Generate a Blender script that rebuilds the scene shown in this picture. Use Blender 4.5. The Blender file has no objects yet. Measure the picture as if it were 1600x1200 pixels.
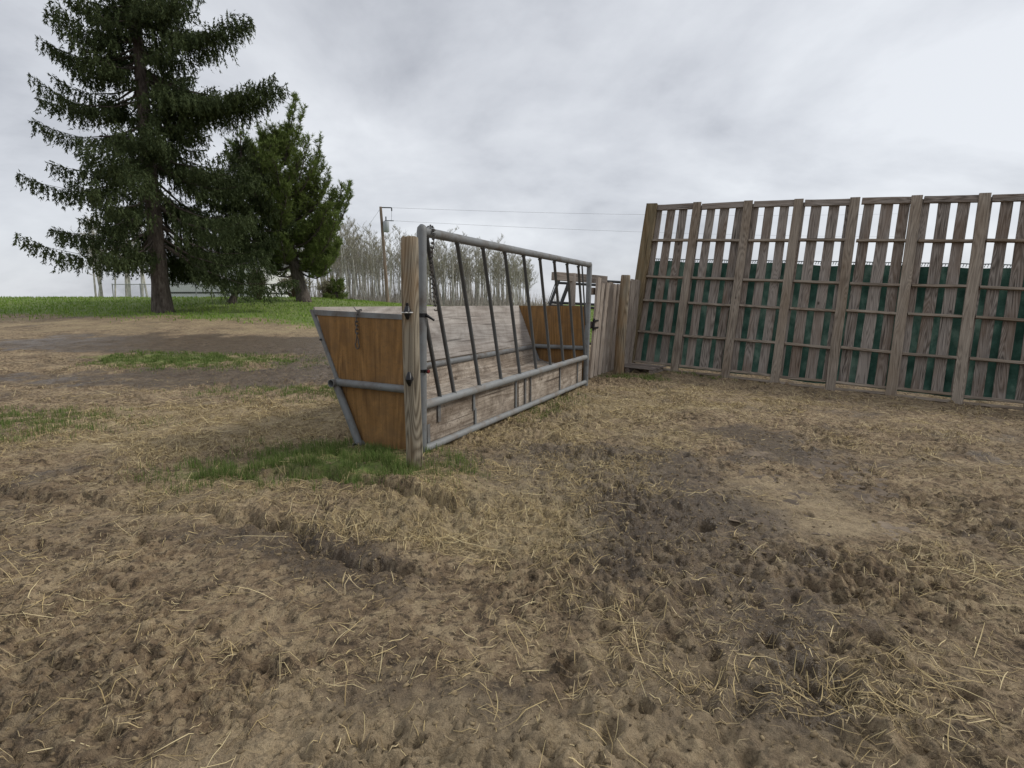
import bpy, math, random
import numpy as np
from mathutils import Vector, Matrix

rng = np.random.default_rng(11)
random.seed(11)
scene = bpy.context.scene
COL = scene.collection

# ------------------------------------------------------------------ camera
cam_d = bpy.data.cameras.new('camera')
cam_d.sensor_width = 36.0
cam_d.lens = 36.0 * 850.0 / 1600.0
cam_d.clip_start = 0.05
cam_d.clip_end = 3000
cam = bpy.data.objects.new('camera', cam_d)
cam.location = (0, 0, 1.4)
cam.rotation_euler = (math.radians(90) - math.atan(125.0 / 850.0), 0, 0)
COL.objects.link(cam)
scene.camera = cam

# ------------------------------------------------------------------ world, sun, exposure
SUN_EL, SUN_AZ = math.radians(38), math.radians(80)      # azimuth clockwise from +Y
world = bpy.data.worlds.new("World")
scene.world = world
world.use_nodes = True
wn, wl = world.node_tree.nodes, world.node_tree.links
wn.clear()
w_out = wn.new('ShaderNodeOutputWorld')
w_bg = wn.new('ShaderNodeBackground')
w_bg.inputs['Strength'].default_value = 0.1
sky = wn.new('ShaderNodeTexSky')
sky.sky_type = 'NISHITA'
sky.sun_disc = False
sky.sun_elevation = SUN_EL
sky.sun_rotation = SUN_AZ
w_tc = wn.new('ShaderNodeTexCoord')
w_sep = wn.new('ShaderNodeSeparateXYZ')
wl.new(w_tc.outputs['Generated'], w_sep.inputs[0])
w_den = wn.new('ShaderNodeMath'); w_den.operation = 'ADD'; w_den.inputs[1].default_value = 0.42
w_abs = wn.new('ShaderNodeMath'); w_abs.operation = 'MAXIMUM'; w_abs.inputs[1].default_value = 0.0
wl.new(w_sep.outputs['Z'], w_abs.inputs[0]); wl.new(w_abs.outputs[0], w_den.inputs[0])
w_dx = wn.new('ShaderNodeMath'); w_dx.operation = 'DIVIDE'
w_dy = wn.new('ShaderNodeMath'); w_dy.operation = 'DIVIDE'
wl.new(w_sep.outputs['X'], w_dx.inputs[0]); wl.new(w_den.outputs[0], w_dx.inputs[1])
wl.new(w_sep.outputs['Y'], w_dy.inputs[0]); wl.new(w_den.outputs[0], w_dy.inputs[1])
w_cmb = wn.new('ShaderNodeCombineXYZ')
wl.new(w_dx.outputs[0], w_cmb.inputs[0]); wl.new(w_dy.outputs[0], w_cmb.inputs[1])
w_cmb.inputs[2].default_value = 3.7
w_n1 = wn.new('ShaderNodeTexNoise')
w_n1.inputs['Scale'].default_value = 1.75; w_n1.inputs['Detail'].default_value = 7
w_n1.inputs['Roughness'].default_value = 0.56; w_n1.inputs['Distortion'].default_value = 0.25
wl.new(w_cmb.outputs[0], w_n1.inputs['Vector'])
w_rmp = wn.new('ShaderNodeValToRGB')
w_rmp.color_ramp.elements[0].position = 0.30; w_rmp.color_ramp.elements[0].color = (3.45, 3.60, 3.98, 1)
w_rmp.color_ramp.elements[1].position = 0.66; w_rmp.color_ramp.elements[1].color = (6.55, 6.75, 7.08, 1)
e = w_rmp.color_ramp.elements.new(0.47); e.color = (5.1, 5.28, 5.66, 1)
wl.new(w_n1.outputs['Fac'], w_rmp.inputs[0])
w_mix = wn.new('ShaderNodeMix'); w_mix.data_type = 'RGBA'
w_mix.inputs[0].default_value = 0.93
wl.new(sky.outputs[0], w_mix.inputs[6]); wl.new(w_rmp.outputs[0], w_mix.inputs[7])
wl.new(w_mix.outputs[2], w_bg.inputs['Color'])
wl.new(w_bg.outputs[0], w_out.inputs['Surface'])

sun_d = bpy.data.lights.new('sun', 'SUN')
sun_d.energy = 1.5
sun_d.angle = math.radians(11)
sun_d.color = (1.0, 0.95, 0.88)
sun = bpy.data.objects.new('sun', sun_d)
sdir = Vector((math.sin(SUN_AZ) * math.cos(SUN_EL), math.cos(SUN_AZ) * math.cos(SUN_EL), math.sin(SUN_EL)))
sun.rotation_euler = sdir.to_track_quat('Z', 'Y').to_euler()
COL.objects.link(sun)

scene.view_settings.view_transform = 'Standard'
scene.view_settings.look = 'None'
scene.view_settings.exposure = 0.36
scene.view_settings.gamma = 1.0

# ------------------------------------------------------------------ material helpers
def new_mat(name):
    m = bpy.data.materials.new(name)
    m.use_nodes = True
    n = m.node_tree.nodes
    b = n['Principled BSDF']
    b.inputs['Roughness'].default_value = 0.85
    b.inputs['Specular IOR Level'].default_value = 0.25
    return m, n, m.node_tree.links, b

def ramp(n, l, src, stops):
    r = n.new('ShaderNodeValToRGB')
    els = r.color_ramp.elements
    els[0].position, els[0].color = stops[0][0], (*stops[0][1], 1)
    els[1].position, els[1].color = stops[-1][0], (*stops[-1][1], 1)
    for p, c in stops[1:-1]:
        e = els.new(p); e.color = (*c, 1)
    l.new(src, r.inputs[0])
    return r.outputs[0]

def gray(v): return (v, v, v)

def noise(n, l, vec, scale, detail=4, rough=0.55, dist=0.0):
    t = n.new('ShaderNodeTexNoise')
    t.inputs['Scale'].default_value = scale
    t.inputs['Detail'].default_value = detail
    t.inputs['Roughness'].default_value = rough
    t.inputs['Distortion'].default_value = dist
    if vec is not None: l.new(vec, t.inputs['Vector'])
    return t.outputs['Fac']

def mapping(n, l, vec, scale):
    m = n.new('ShaderNodeMapping')
    m.inputs['Scale'].default_value = scale
    l.new(vec, m.inputs['Vector'])
    return m.outputs[0]

def mix(n, l, fac, a, b, mode='MIX'):
    m = n.new('ShaderNodeMix'); m.data_type = 'RGBA'; m.blend_type = mode
    for s, v in ((m.inputs[0], fac), (m.inputs[6], a), (m.inputs[7], b)):
        if isinstance(v, (int, float)): s.default_value = v
        elif isinstance(v, tuple): s.default_value = (*v, 1)
        else: l.new(v, s)
    return m.outputs[2]

def math_n(n, l, op, a, b=None):
    m = n.new('ShaderNodeMath'); m.operation = op
    for s, v in ((m.inputs[0], a), (m.inputs[1], b)):
        if v is None: continue
        if isinstance(v, (int, float)): s.default_value = v
        else: l.new(v, s)
    return m.outputs[0]

def bump(n, l, b, h, strength, dist):
    u = n.new('ShaderNodeBump')
    u.inputs['Strength'].default_value = strength
    u.inputs['Distance'].default_value = dist
    l.new(h, u.inputs['Height']); l.new(u.outputs[0], b.inputs['Normal'])

def local_vec(n, l):
    """object coordinates shifted by a per-object random amount"""
    tc = n.new('ShaderNodeTexCoord'); oi = n.new('ShaderNodeObjectInfo')
    k = n.new('ShaderNodeVectorMath'); k.operation = 'SCALE'; k.inputs[0].default_value = (7.3, 11.1, 23.7)
    l.new(oi.outputs['Random'], k.inputs['Scale'])
    a = n.new('ShaderNodeVectorMath'); a.operation = 'ADD'
    l.new(tc.outputs['Object'], a.inputs[0]); l.new(k.outputs[0], a.inputs[1])
    return a.outputs[0], oi.outputs['Random'], tc.outputs['Object']

def wood_mat(name, dark, mid, light, ring=9.0, fine=60.0, stain=None, stain_amt=0.5, vary=0.35, axis=2, contrast=1.0, bstr=0.6, knots=True, dirt=0.0, fibw=0.95):
    m, n, l, b = new_mat(name)
    v, rnd, raw = local_vec(n, l)
    sc = [1.0, 1.0, 1.0]; sc[axis] = 0.09
    vg = mapping(n, l, v, tuple(sc))
    # cathedral grain: bands of a stretched, warped noise field
    warp = noise(n, l, vg, ring * 0.55, 2, 0.5, 0.35)
    saw = math_n(n, l, 'MULTIPLY', warp, ring * 3.2)
    saw = math_n(n, l, 'FRACT', saw)
    ringv = math_n(n, l, 'PINGPONG', math_n(n, l, 'MULTIPLY', saw, 2.0), 1.0)
    sc2 = [1.0, 1.0, 1.0]; sc2[axis] = 0.025
    fib = noise(n, l, mapping(n, l, v, tuple(sc2)), fine * 1.6, 5, 0.65)
    blot = noise(n, l, v, 3.5, 4, 0.6)
    s = math_n(n, l, 'ADD', math_n(n, l, 'MULTIPLY', ringv, 0.36 * contrast), math_n(n, l, 'MULTIPLY', fib, fibw))
    s = math_n(n, l, 'ADD', s, math_n(n, l, 'MULTIPLY', blot, 0.35))
    s = math_n(n, l, 'ADD', s, math_n(n, l, 'MULTIPLY', rnd, vary * 0.5))
    s = math_n(n, l, 'SUBTRACT', s, 0.42 - 0.5*(0.95 - fibw))
    c = ramp(n, l, s, [(0.12, dark), (0.45, mid), (0.85, light)])
    if stain:
        st = noise(n, l, mapping(n, l, v, tuple([1.0 if i != axis else 0.35 for i in range(3)])), 2.6, 4, 0.6)
        f = ramp(n, l, st, [(0.45, gray(0)), (0.68, gray(1))])
        f = math_n(n, l, 'MULTIPLY', f, stain_amt)
        c = mix(n, l, f, c, mix(n, l, fib, tuple(x * 0.45 for x in stain), stain))
    crack = noise(n, l, mapping(n, l, v, tuple(sc2)), fine * 0.8, 2, 0.5)
    ck = ramp(n, l, crack, [(0.27, gray(0.35 if fibw > .9 else 0.8)), (0.36, gray(1))])
    c = mix(n, l, 1.0, c, ck, 'MULTIPLY')
    if knots:
        vo = n.new('ShaderNodeTexVoronoi'); vo.inputs['Scale'].default_value = 3.0
        sc3 = [1.0, 1.0, 1.0]; sc3[axis] = 0.6
        l.new(mapping(n, l, v, tuple(sc3)), vo.inputs['Vector'])
        kf = ramp(n, l, vo.outputs['Distance'], [(0.035, gray(0.8)), (0.075, gray(0))])
        c = mix(n, l, kf, c, tuple(x * 0.45 for x in dark))
    if dirt:
        d1 = ramp(n, l, noise(n, l, v, 5.5, 9, 0.72, 0.6), [(0.46, gray(0)), (0.60, gray(1))])
        d2 = ramp(n, l, noise(n, l, v, 48, 4, 0.65), [(0.56, gray(0)), (0.63, gray(1))])
        c = mix(n, l, math_n(n, l, 'MULTIPLY', math_n(n, l, 'MAXIMUM', math_n(n, l, 'MULTIPLY', d1, 0.75), d2), dirt), c, (0.085, 0.062, 0.044))
    l.new(c, b.inputs['Base Color'])
    hh = math_n(n, l, 'ADD', fib, math_n(n, l, 'MULTIPLY', ck, 0.7))
    bump(n, l, b, hh, bstr, 0.006)
    b.inputs['Roughness'].default_value = 0.9
    return m

def paint_metal(name, base, dirt=(0.09, 0.065, 0.045), amt=0.5, rough=0.5):
    m, n, l, b = new_mat(name)
    v, rnd, raw = local_vec(n, l)
    a = noise(n, l, v, 5.0, 6, 0.65)
    f = math_n(n, l, 'MULTIPLY', ramp(n, l, a, [(0.48, gray(0)), (0.72, gray(1))]), amt)
    sp = noise(n, l, v, 60.0, 3, 0.6)
    f2 = ramp(n, l, sp, [(0.66, gray(0)), (0.72, gray(0.7))])
    c = mix(n, l, noise(n, l, v, 14, 3), tuple(x * 0.86 for x in base), tuple(min(1, x * 1.12) for x in base))
    c = mix(n, l, f, c, dirt)
    c = mix(n, l, math_n(n, l, 'MULTIPLY', f2, amt), c, (0.10, 0.05, 0.028))
    l.new(c, b.inputs['Base Color'])
    l.new(ramp(n, l, a, [(0.3, gray(rough * 0.8)), (0.7, gray(min(1, rough * 1.5)))]), b.inputs['Roughness'])
    b.inputs['Specular IOR Level'].default_value = 0.4
    bump(n, l, b, math_n(n, l, 'ADD', sp, a), 0.15, 0.003)
    return m

def plain(name, c, rough=0.6, var=0.25, scale=12.0):
    m, n, l, b = new_mat(name)
    v, rnd, raw = local_vec(n, l)
    a = noise(n, l, v, scale, 5, 0.6)
    l.new(mix(n, l, a, tuple(x * (1 - var) for x in c), tuple(min(1, x * (1 + var)) for x in c)), b.inputs['Base Color'])
    b.inputs['Roughness'].default_value = rough
    bump(n, l, b, a, 0.2, 0.003)
    return m

def island_mat(name, stops, rough=0.8, noise_scale=0.6, noise_amt=0.5, trans=0.0):
    """small separate blades / needles: each island its own tint, plus a slow drift over the plant"""
    m, n, l, b = new_mat(name)
    g = n.new('ShaderNodeNewGeometry'); tc = n.new('ShaderNodeTexCoord')
    a = noise(n, l, tc.outputs['Object'], noise_scale, 3, 0.6)
    f = math_n(n, l, 'ADD', math_n(n, l, 'MULTIPLY', g.outputs['Random Per Island'], 1 - noise_amt), math_n(n, l, 'MULTIPLY', a, noise_amt))
    c = ramp(n, l, f, stops)
    l.new(c, b.inputs['Base Color'])
    b.inputs['Roughness'].default_value = rough
    b.inputs['Specular IOR Level'].default_value = 0.2
    if trans > 0:
        t = n.new('ShaderNodeBsdfTranslucent'); ms = n.new('ShaderNodeMixShader')
        l.new(c, t.inputs['Color']); ms.inputs[0].default_value = trans
        l.new(b.outputs[0], ms.inputs[1]); l.new(t.outputs[0], ms.inputs[2])
        l.new(ms.outputs[0], n['Material Output'].inputs['Surface'])
    return m

# ------------------------------------------------------------------ mesh helpers
class MB:
    def __init__(self): self.v = []; self.f = []; self.n = 0
    def add(self, v, f):
        o = self.n
        self.v.extend([tuple(p) for p in v]); self.n += len(v)
        self.f.extend([tuple(i + o for i in q) for q in f]); return self
    def box(self, lo, hi):
        x0, y0, z0 = lo; x1, y1, z1 = hi
        return self.add([(x0,y0,z0),(x1,y0,z0),(x1,y1,z0),(x0,y1,z0),(x0,y0,z1),(x1,y0,z1),(x1,y1,z1),(x0,y1,z1)],
                        [(3,2,1,0),(4,5,6,7),(0,1,5,4),(1,2,6,5),(2,3,7,6),(3,0,4,7)])
    def tube(self, pts, r, sides=12, caps=True, hollow=0.0):
        pts = [Vector(p) for p in pts]
        rs = [r] * len(pts) if isinstance(r, (int, float)) else list(r)
        V = []; F = []
        up = None
        for i, p in enumerate(pts):
            d = (pts[min(i + 1, len(pts) - 1)] - pts[max(i - 1, 0)]).normalized()
            if up is None:
                a = Vector((0, 0, 1)) if abs(d.z) < 0.9 else Vector((1, 0, 0))
                up = d.cross(a).normalized()
            up = (up - d * up.dot(d)).normalized()
            s = d.cross(up)
            for k in range(sides):
                t = 2 * math.pi * k / sides
                V.append(p + (up * math.cos(t) + s * math.sin(t)) * rs[i])
        m = len(pts)
        for i in range(m - 1):
            for k in range(sides):
                k2 = (k + 1) % sides
                F.append((i*sides+k, i*sides+k2, (i+1)*sides+k2, (i+1)*sides+k))
        if caps and not hollow:
            F.append(tuple(range(sides - 1, -1, -1))); F.append(tuple((m-1)*sides + k for k in range(sides)))
        if hollow:       # open pipe: inner wall a little way in
            for end, nxt in ((0, 1), (m - 1, m - 2)):
                d = (pts[nxt] - pts[end]).normalized(); base = len(V)
                for rr, dep in ((rs[end] - hollow, 0.0), (rs[end] - hollow, 0.12)):
                    for k in range(sides):
                        q = V[end*sides+k] - pts[end]
                        V.append(pts[end] + q * (rr / rs[end]) + d * dep)
                for k in range(sides):
                    k2 = (k + 1) % sides
                    F.append((end*sides+k, end*sides+k2, base+k2, base+k))
                    F.append((base+k, base+k2, base+sides+k2, base+sides+k))
                F.append(tuple(base + sides + k for k in range(sides)))
        return self.add(V, F)
    def build(self, name, m, parent=None, smooth=False, loc=None):
        return obj(name, self.v, self.f, m, parent, smooth, loc)

def obj(name, v, f, m, parent=None, smooth=False, loc=None):
    me = bpy.data.meshes.new(name)
    me.from_pydata([tuple(p) for p in v], [], [tuple(q) for q in f])
    me.validate()
    if smooth:
        me.polygons.foreach_set('use_smooth', [True] * len(me.polygons))
        me.set_sharp_from_angle(angle=math.radians(45))
    me.materials.append(m)
    o = bpy.data.objects.new(name, me)
    COL.objects.link(o)
    if parent: o.parent = parent
    if loc is not None: o.location = loc
    return o

def np_obj(name, V, F, m, parent=None, smooth=False):
    """F: (n,k) int array, constant k"""
    me = bpy.data.meshes.new(name)
    V = np.ascontiguousarray(V, dtype=np.float32); F = np.ascontiguousarray(F, dtype=np.int32)
    k = F.shape[1]
    me.vertices.add(len(V)); me.vertices.foreach_set('co', V.ravel())
    me.loops.add(F.size); me.loops.foreach_set('vertex_index', F.ravel())
    me.polygons.add(len(F)); me.polygons.foreach_set('loop_start', np.arange(0, F.size, k, dtype=np.int32))
    if smooth: me.polygons.foreach_set('use_smooth', np.ones(len(F), dtype=bool))
    me.update(calc_edges=True)
    me.materials.append(m)
    o = bpy.data.objects.new(name, me)
    COL.objects.link(o)
    if parent: o.parent = parent
    return o

def thing(name, label, cat, loc=(0, 0, 0), rz=0.0, group=None):
    o = bpy.data.objects.new(name, None)
    o.empty_display_size = 0.2
    COL.objects.link(o)
    o.location = loc; o.rotation_euler = (0, 0, rz)
    return tag(o, label, cat, group)

def tag(o, label, cat, group=None, kind=None):
    o['label'] = label; o['category'] = cat
    if group: o['group'] = group
    if kind: o['kind'] = kind
    return o

def board(name, m, parent, p0, p1, wdir, width, thick, wob=0.004, seg=8, ragged=0.0):
    """a sawn board from p0 to p1 (parent space); local z runs along it, local x across its face"""
    p0, p1 = Vector(p0), Vector(p1); L = (p1 - p0).length
    z = (p1 - p0) / L; x = Vector(wdir); x = (x - z * x.dot(z)).normalized(); y = z.cross(x)
    hw, ht, c = width / 2, thick / 2, min(0.004, thick * 0.2)
    prof = [(-hw+c,-ht),(hw-c,-ht),(hw,-ht+c),(hw,ht-c),(hw-c,ht),(-hw+c,ht),(-hw,ht-c),(-hw,-ht+c)]
    V = []; F = []
    ph = random.random() * 6.28; ph2 = random.random() * 6.28
    for i in range(seg + 1):
        t = i / seg
        ox = wob * math.sin(ph + 3.1 * t) + random.uniform(-1, 1) * wob * 0.3
        oy = wob * math.sin(ph2 + 2.3 * t)
        sc = 1 + random.uniform(-1, 1) * 0.02
        for (a, b_) in prof:
            zz = (t - 0.5) * L
            if i in (0, seg): zz += random.uniform(-1, 1) * ragged
            V.append((a * sc + ox, b_ + oy, zz))
    for i in range(seg):
        for k in range(8):
            k2 = (k + 1) % 8
            F.append((i*8+k, i*8+k2, (i+1)*8+k2, (i+1)*8+k))
    F.append(tuple(range(7, -1, -1))); F.append(tuple(seg*8 + k for k in range(8)))
    o = obj(name, V, F, m, parent)
    M = Matrix(((x.x, y.x, z.x), (x.y, y.y, z.y), (x.z, y.z, z.z))).to_4x4()
    M.translation = (p0 + p1) / 2
    o.matrix_local = M
    return o

def round_post(name, m, parent, p0, p1, r0, r1, wob=0.006, sides=28, flat=0.0):
    p0, p1 = Vector(p0), Vector(p1); L = (p1 - p0).length
    q = Vector((0, 0, 1)).rotation_difference((p1 - p0).normalized())
    V = []; F = []; seg = 22
    hs = [L * i / seg for i in range(seg)] + [L - 0.012, L - 0.003, L]
    kr = [1] * seg + [0.97, 0.9, 0.82]
    ang = [random.uniform(-1, 1) for _ in range(sides)]
    for i, (h, k) in enumerate(zip(hs, kr)):
        r = (r0 + (r1 - r0) * h / L) * k
        ox, oy = wob * math.sin(h * 3 + 1), wob * math.cos(h * 2.3)
        for s in range(sides):
            t = 2 * math.pi * s / sides
            rr = r * (1 + 0.018 * ang[s] + 0.012 * math.sin(3 * t + h * 2) + flat * math.cos(4 * t))
            zz = h + (random.uniform(-0.004, 0.004) if i >= seg else 0)
            V.append((ox + rr * math.cos(t), oy + rr * math.sin(t), zz))
    n = len(hs)
    for i in range(n - 1):
        for s in range(sides):
            s2 = (s + 1) % sides
            F.append((i*sides+s, i*sides+s2, (i+1)*sides+s2, (i+1)*sides+s))
    F.append(tuple((n-1)*sides + s for s in range(sides)))
    o = obj(name, V, F, m, parent, smooth=True)
    o.location = p0; o.rotation_mode = 'QUATERNION'; o.rotation_quaternion = q
    return o

# ------------------------------------------------------------------ numpy gradient noise
_perm = rng.permutation(512)
_grad = rng.normal(size=(512, 2)); _grad /= np.linalg.norm(_grad, axis=1)[:, None]
def perlin(x, y):
    xi = np.floor(x).astype(int); yi = np.floor(y).astype(int)
    xf = x - xi; yf = y - yi
    u = xf*xf*xf*(xf*(xf*6-15)+10); v = yf*yf*yf*(yf*(yf*6-15)+10)
    def g(ix, iy, dx, dy):
        h = _perm[(_perm[ix & 511] + iy) & 511]
        return _grad[h, 0] * dx + _grad[h, 1] * dy
    a = g(xi, yi, xf, yf); b = g(xi+1, yi, xf-1, yf); c = g(xi, yi+1, xf, yf-1); d = g(xi+1, yi+1, xf-1, yf-1)
    return (a + u*(b-a)) + v*((c + u*(d-c)) - (a + u*(b-a)))
def fbm(x, y, s, o=4, g=0.5):
    t = 0; a = 1.0
    for i in range(o):
        t = t + a * perlin(x*s + 17.3*i, y*s - 9.1*i); s *= 2.03; a *= g
    return t
def sst(a, b, x):
    t = np.clip((x - a) / (b - a), 0, 1); return t*t*(3-2*t)
def blob(x, y, cx, cy, rx, ry, rot=0.0, edge=0.35):
    c, s = math.cos(rot), math.sin(rot)
    u = ((x-cx)*c + (y-cy)*s) / rx; v = (-(x-cx)*s + (y-cy)*c) / ry
    d = np.sqrt(u*u + v*v) + 0.45 * fbm(x, y, 1.3/max(min(rx, ry), .25), 3)
    return 1 - sst(1 - edge, 1 + edge, d)

# ------------------------------------------------------------------ ground: relief and cover
def base_h(x, y):
    m = 1 - sst(-3.0, 1.5, x) * (1 - sst(13.5, 26, y))
    z = 0.083 * np.clip(y - 9, 0, 21) * (1 - 0.33*sst(-12.0, -4.5, x)) * m
    z = z - 0.010 * np.clip(y - 31, 0, 40) * (1 - sst(-12.0, -4.5, x)) * m
    z = np.where(y > 9, z * sst(9, 11.5, y), z)
    z = z - 0.060 * np.clip(x - 2.65, 0, 9) * sst(4, 9, y)
    return z
SOD1 = np.array([(-6, 4.6), (-3.2, 3.75), (-1.9, 3.42), (-1.4, 3.22), (-0.93, 2.87), (-0.54, 2.69), (0.1, 2.5)])
SOD2 = np.array([(-2.6, 4.3), (-1.7, 4.30), (-1.2, 4.10), (-0.8, 3.88), (-0.49, 3.66), (0.0, 3.6)])
_hr = np.random.default_rng(5)
HOOF = []
while len(HOOF) < 240:
    t = _hr.random(); cx = 0.55 + 1.3*t + _hr.normal()*0.45; cy = 1.5 + 3.6*t*t + 0.6*t + _hr.normal()*0.45
    if _hr.random() < 0.36: cx, cy = _hr.uniform(-3, 3.5), _hr.uniform(1.2, 6.5)
    HOOF.append((cx, cy, _hr.uniform(0.035, 0.080), _hr.uniform(0.008, 0.034), _hr.uniform(0, 3.14)))
def worley(x, y, s, seed=0):
    x = x*s; y = y*s; xi = np.floor(x).astype(int); yi = np.floor(y).astype(int)
    f1 = np.full(x.shape, 9.0); f2 = np.full(x.shape, 9.0); rr = np.zeros(x.shape)
    for i in (-1, 0, 1):
        for j in (-1, 0, 1):
            h = _perm[(_perm[(xi+i+seed) & 511] + yi + j) & 511]
            px = xi + i + 0.5 + 0.42*_grad[h, 0]; py = yi + j + 0.5 + 0.42*_grad[h, 1]
            d = np.hypot(x-px, y-py); n = d < f1
            f2 = np.where(n, f1, np.minimum(f2, d)); rr = np.where(n, _grad[(h*7+3) & 511, 0], rr); f1 = np.where(n, d, f1)
    return f1, f2, rr
def smooth_mask(x, y):
    return np.clip(blob(x, y, 2.62, 5.75, 0.40, 0.50) + blob(x, y, 2.45, 4.9, 0.45, 0.32) + 0.8*blob(x, y, 2.1, 3.9, 0.6, 0.8, .3) + 0.7*blob(x, y, -1.4, 3.0, 0.9, 0.2, -.35) + 0.6*blob(x, y, -0.75, 2.35, 0.75, 0.33, -.2), 0, 1)
def near_h(x, y):
    fade = 1 - sst(12, 19, y)
    z = 0.030*fbm(x, y, 1.1, 3) + 0.020*fbm(x+5, y, 3.1, 3)
    wx_, wy_ = x + 0.05*fbm(x, y+50, 3.3, 2), y + 0.05*fbm(x+50, y, 3.3, 2)
    rough = 0.50 + 0.85*sst(-0.3, 0.30, fbm(x+9, y-4, 0.8, 2))
    bl = np.abs(fbm(wx_, wy_, 5.2, 2, .5))                     # lumps with sharp creases between them
    b2 = np.abs(fbm(wx_+31, wy_, 11.5, 2, .5))
    b3 = np.abs(fbm(wx_-12, wy_+7, 24.0, 2, .5))
    z = z + rough * (0.050*(np.minimum(bl, .45) - .25) + 0.035*(np.minimum(b2, .45) - .25) + 0.018*(np.minimum(b3, .40) - .22) + 0.010*fbm(x, y, 9.0, 4, .62))
    k = np.abs(y) < 17.0
    cl = np.zeros(x.shape)
    if k.any():
        xk, yk = x[k], y[k]; wa, wb = 0.03*fbm(xk, yk+9, 14.0, 3, .6), 0.03*fbm(xk+9, yk, 14.0, 3, .6)
        c = 0
        for sc_, am, sd_ in ((7.5, 0.032, 11), (15.0, 0.022, 40), (31.0, 0.011, 90)):
            f1, f2, rr = worley(xk+wa, yk+wb, sc_, sd_)
            lit_ = sst(-0.15, 0.5, fbm(xk+sd_, yk, 1.5, 3))
            c = c + am*(0.35 + lit_)*((rr*0.75 + 0.35*(1-f1*f1)) * sst(0.0, 0.22, f2-f1) - 0.35*(1-sst(0.0, 0.16, f2-f1)))
        cl[k] = c
    z = (z + 0.8*rough*cl*(1 - 0.5*straw_mask(x, y))) * (1 - 0.8*smooth_mask(x, y))
    nz = 0.13*fbm(x, y, 2.6, 5, .62)
    for S, A, fall, x0, x1 in ((SOD1, 0.042, 1.1, -5.0, -0.3), (SOD2, 0.075, 0.9, -1.9, -0.2)):
        d = y - np.interp(x, S[:, 0], S[:, 1]) + nz
        A = A * np.clip(0.95 + 0.9*fbm(x+3, y-8, 1.6, 2), 0.45, 1.35)
        w = sst(x0-.5, x0+.3, x) * (1 - sst(x1-.35, x1+.2, x))
        z = z + A * w * sst(0, 0.05, d) * np.exp(-np.clip(d, 0, 9) / fall) - 0.025 * w * np.exp(-((d+.012)/0.025)**2)
    return z * fade
def hoofs(x, y, z):
    ox = x; x = x + 0.035*fbm(x, y+13, 7.0, 3); y = y + 0.035*fbm(ox+13, y, 7.0, 3)
    hk = np.clip(1.0 + 1.2*fbm(x, y, 9.0, 2), .2, 1.6)
    for cx, cy, r, dep, a in HOOF:
        k = (np.abs(x-cx) < 3*r) & (np.abs(y-cy) < 3*r)
        if not k.any(): continue
        dx, dy = x[k]-cx, y[k]-cy
        c, s = math.cos(a), math.sin(a)
        u, v = (dx*c + dy*s)/r, (-dx*s + dy*c)/(r*0.78)
        d = np.sqrt(u*u+v*v)
        z[k] += hk[k]*(-dep*(1 - sst(0.35, 1.05, d)) + dep*0.40*np.exp(-((d-1.25)/0.28)**2))
    return z
def height(x, y):
    x = np.asarray(x, float); y = np.asarray(y, float)
    return hoofs(x, y, base_h(x, y) + near_h(x, y))
def h1(x, y): return float(height(np.array([x]), np.array([y]))[0])
def hb(x, y): return float(base_h(np.array([x], float), np.array([y], float))[0])

def grass_mask(x, y):
    n = fbm(x, y, 0.5, 4, .6)
    lawn = sst(18.3, 20.5, y + 1.1*n + 0.10*(x+8)) * (1 - sst(-1.0, 1.5, x)*(1 - sst(13, 15, y)))
    g = lawn
    g = np.maximum(g, 0.9*blob(x, y, -7.3, 11.9, 2.4, 0.85, -0.05, edge=.75))
    g = np.maximum(g, 1.0*blob(x, y, -1.45, 4.72, 0.85, 0.42, -0.35, edge=.75))
    g = np.maximum(g, 0.95*blob(x, y, -1.45, 4.40, 0.75, 0.30, -0.2, edge=.75))
    g = np.maximum(g, 0.75*blob(x, y, -0.98, 4.40, 0.24, 0.20, edge=.75))
    g = np.maximum(g, 0.75*blob(x, y, -2.35, 4.35, 0.50, 0.38, edge=.75))
    g = np.maximum(g, 0.50*blob(x, y, -0.45, 4.25, 0.20, 0.30, edge=.75))
    g = np.maximum(g, 0.50*blob(x, y, -3.0, 8.6, 1.6, 0.6, edge=.75))
    g = np.maximum(g, 0.75*blob(x, y, 2.35, 10.35, 0.55, 0.28, -0.5, edge=.75))
    g = np.maximum(g, 0.45*blob(x, y, 3.9, 11.1, 0.5, 0.2, -0.5, edge=.75))
    g = np.maximum(g, 0.45*blob(x, y, 0.6, 7.3, 0.9, 0.2, 1.1, edge=.75))
    g = np.maximum(g, 0.55*blob(x, y, -6.0, 6.2, 1.2, 0.8, edge=.75))
    return np.clip(g, 0, 1)
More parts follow.
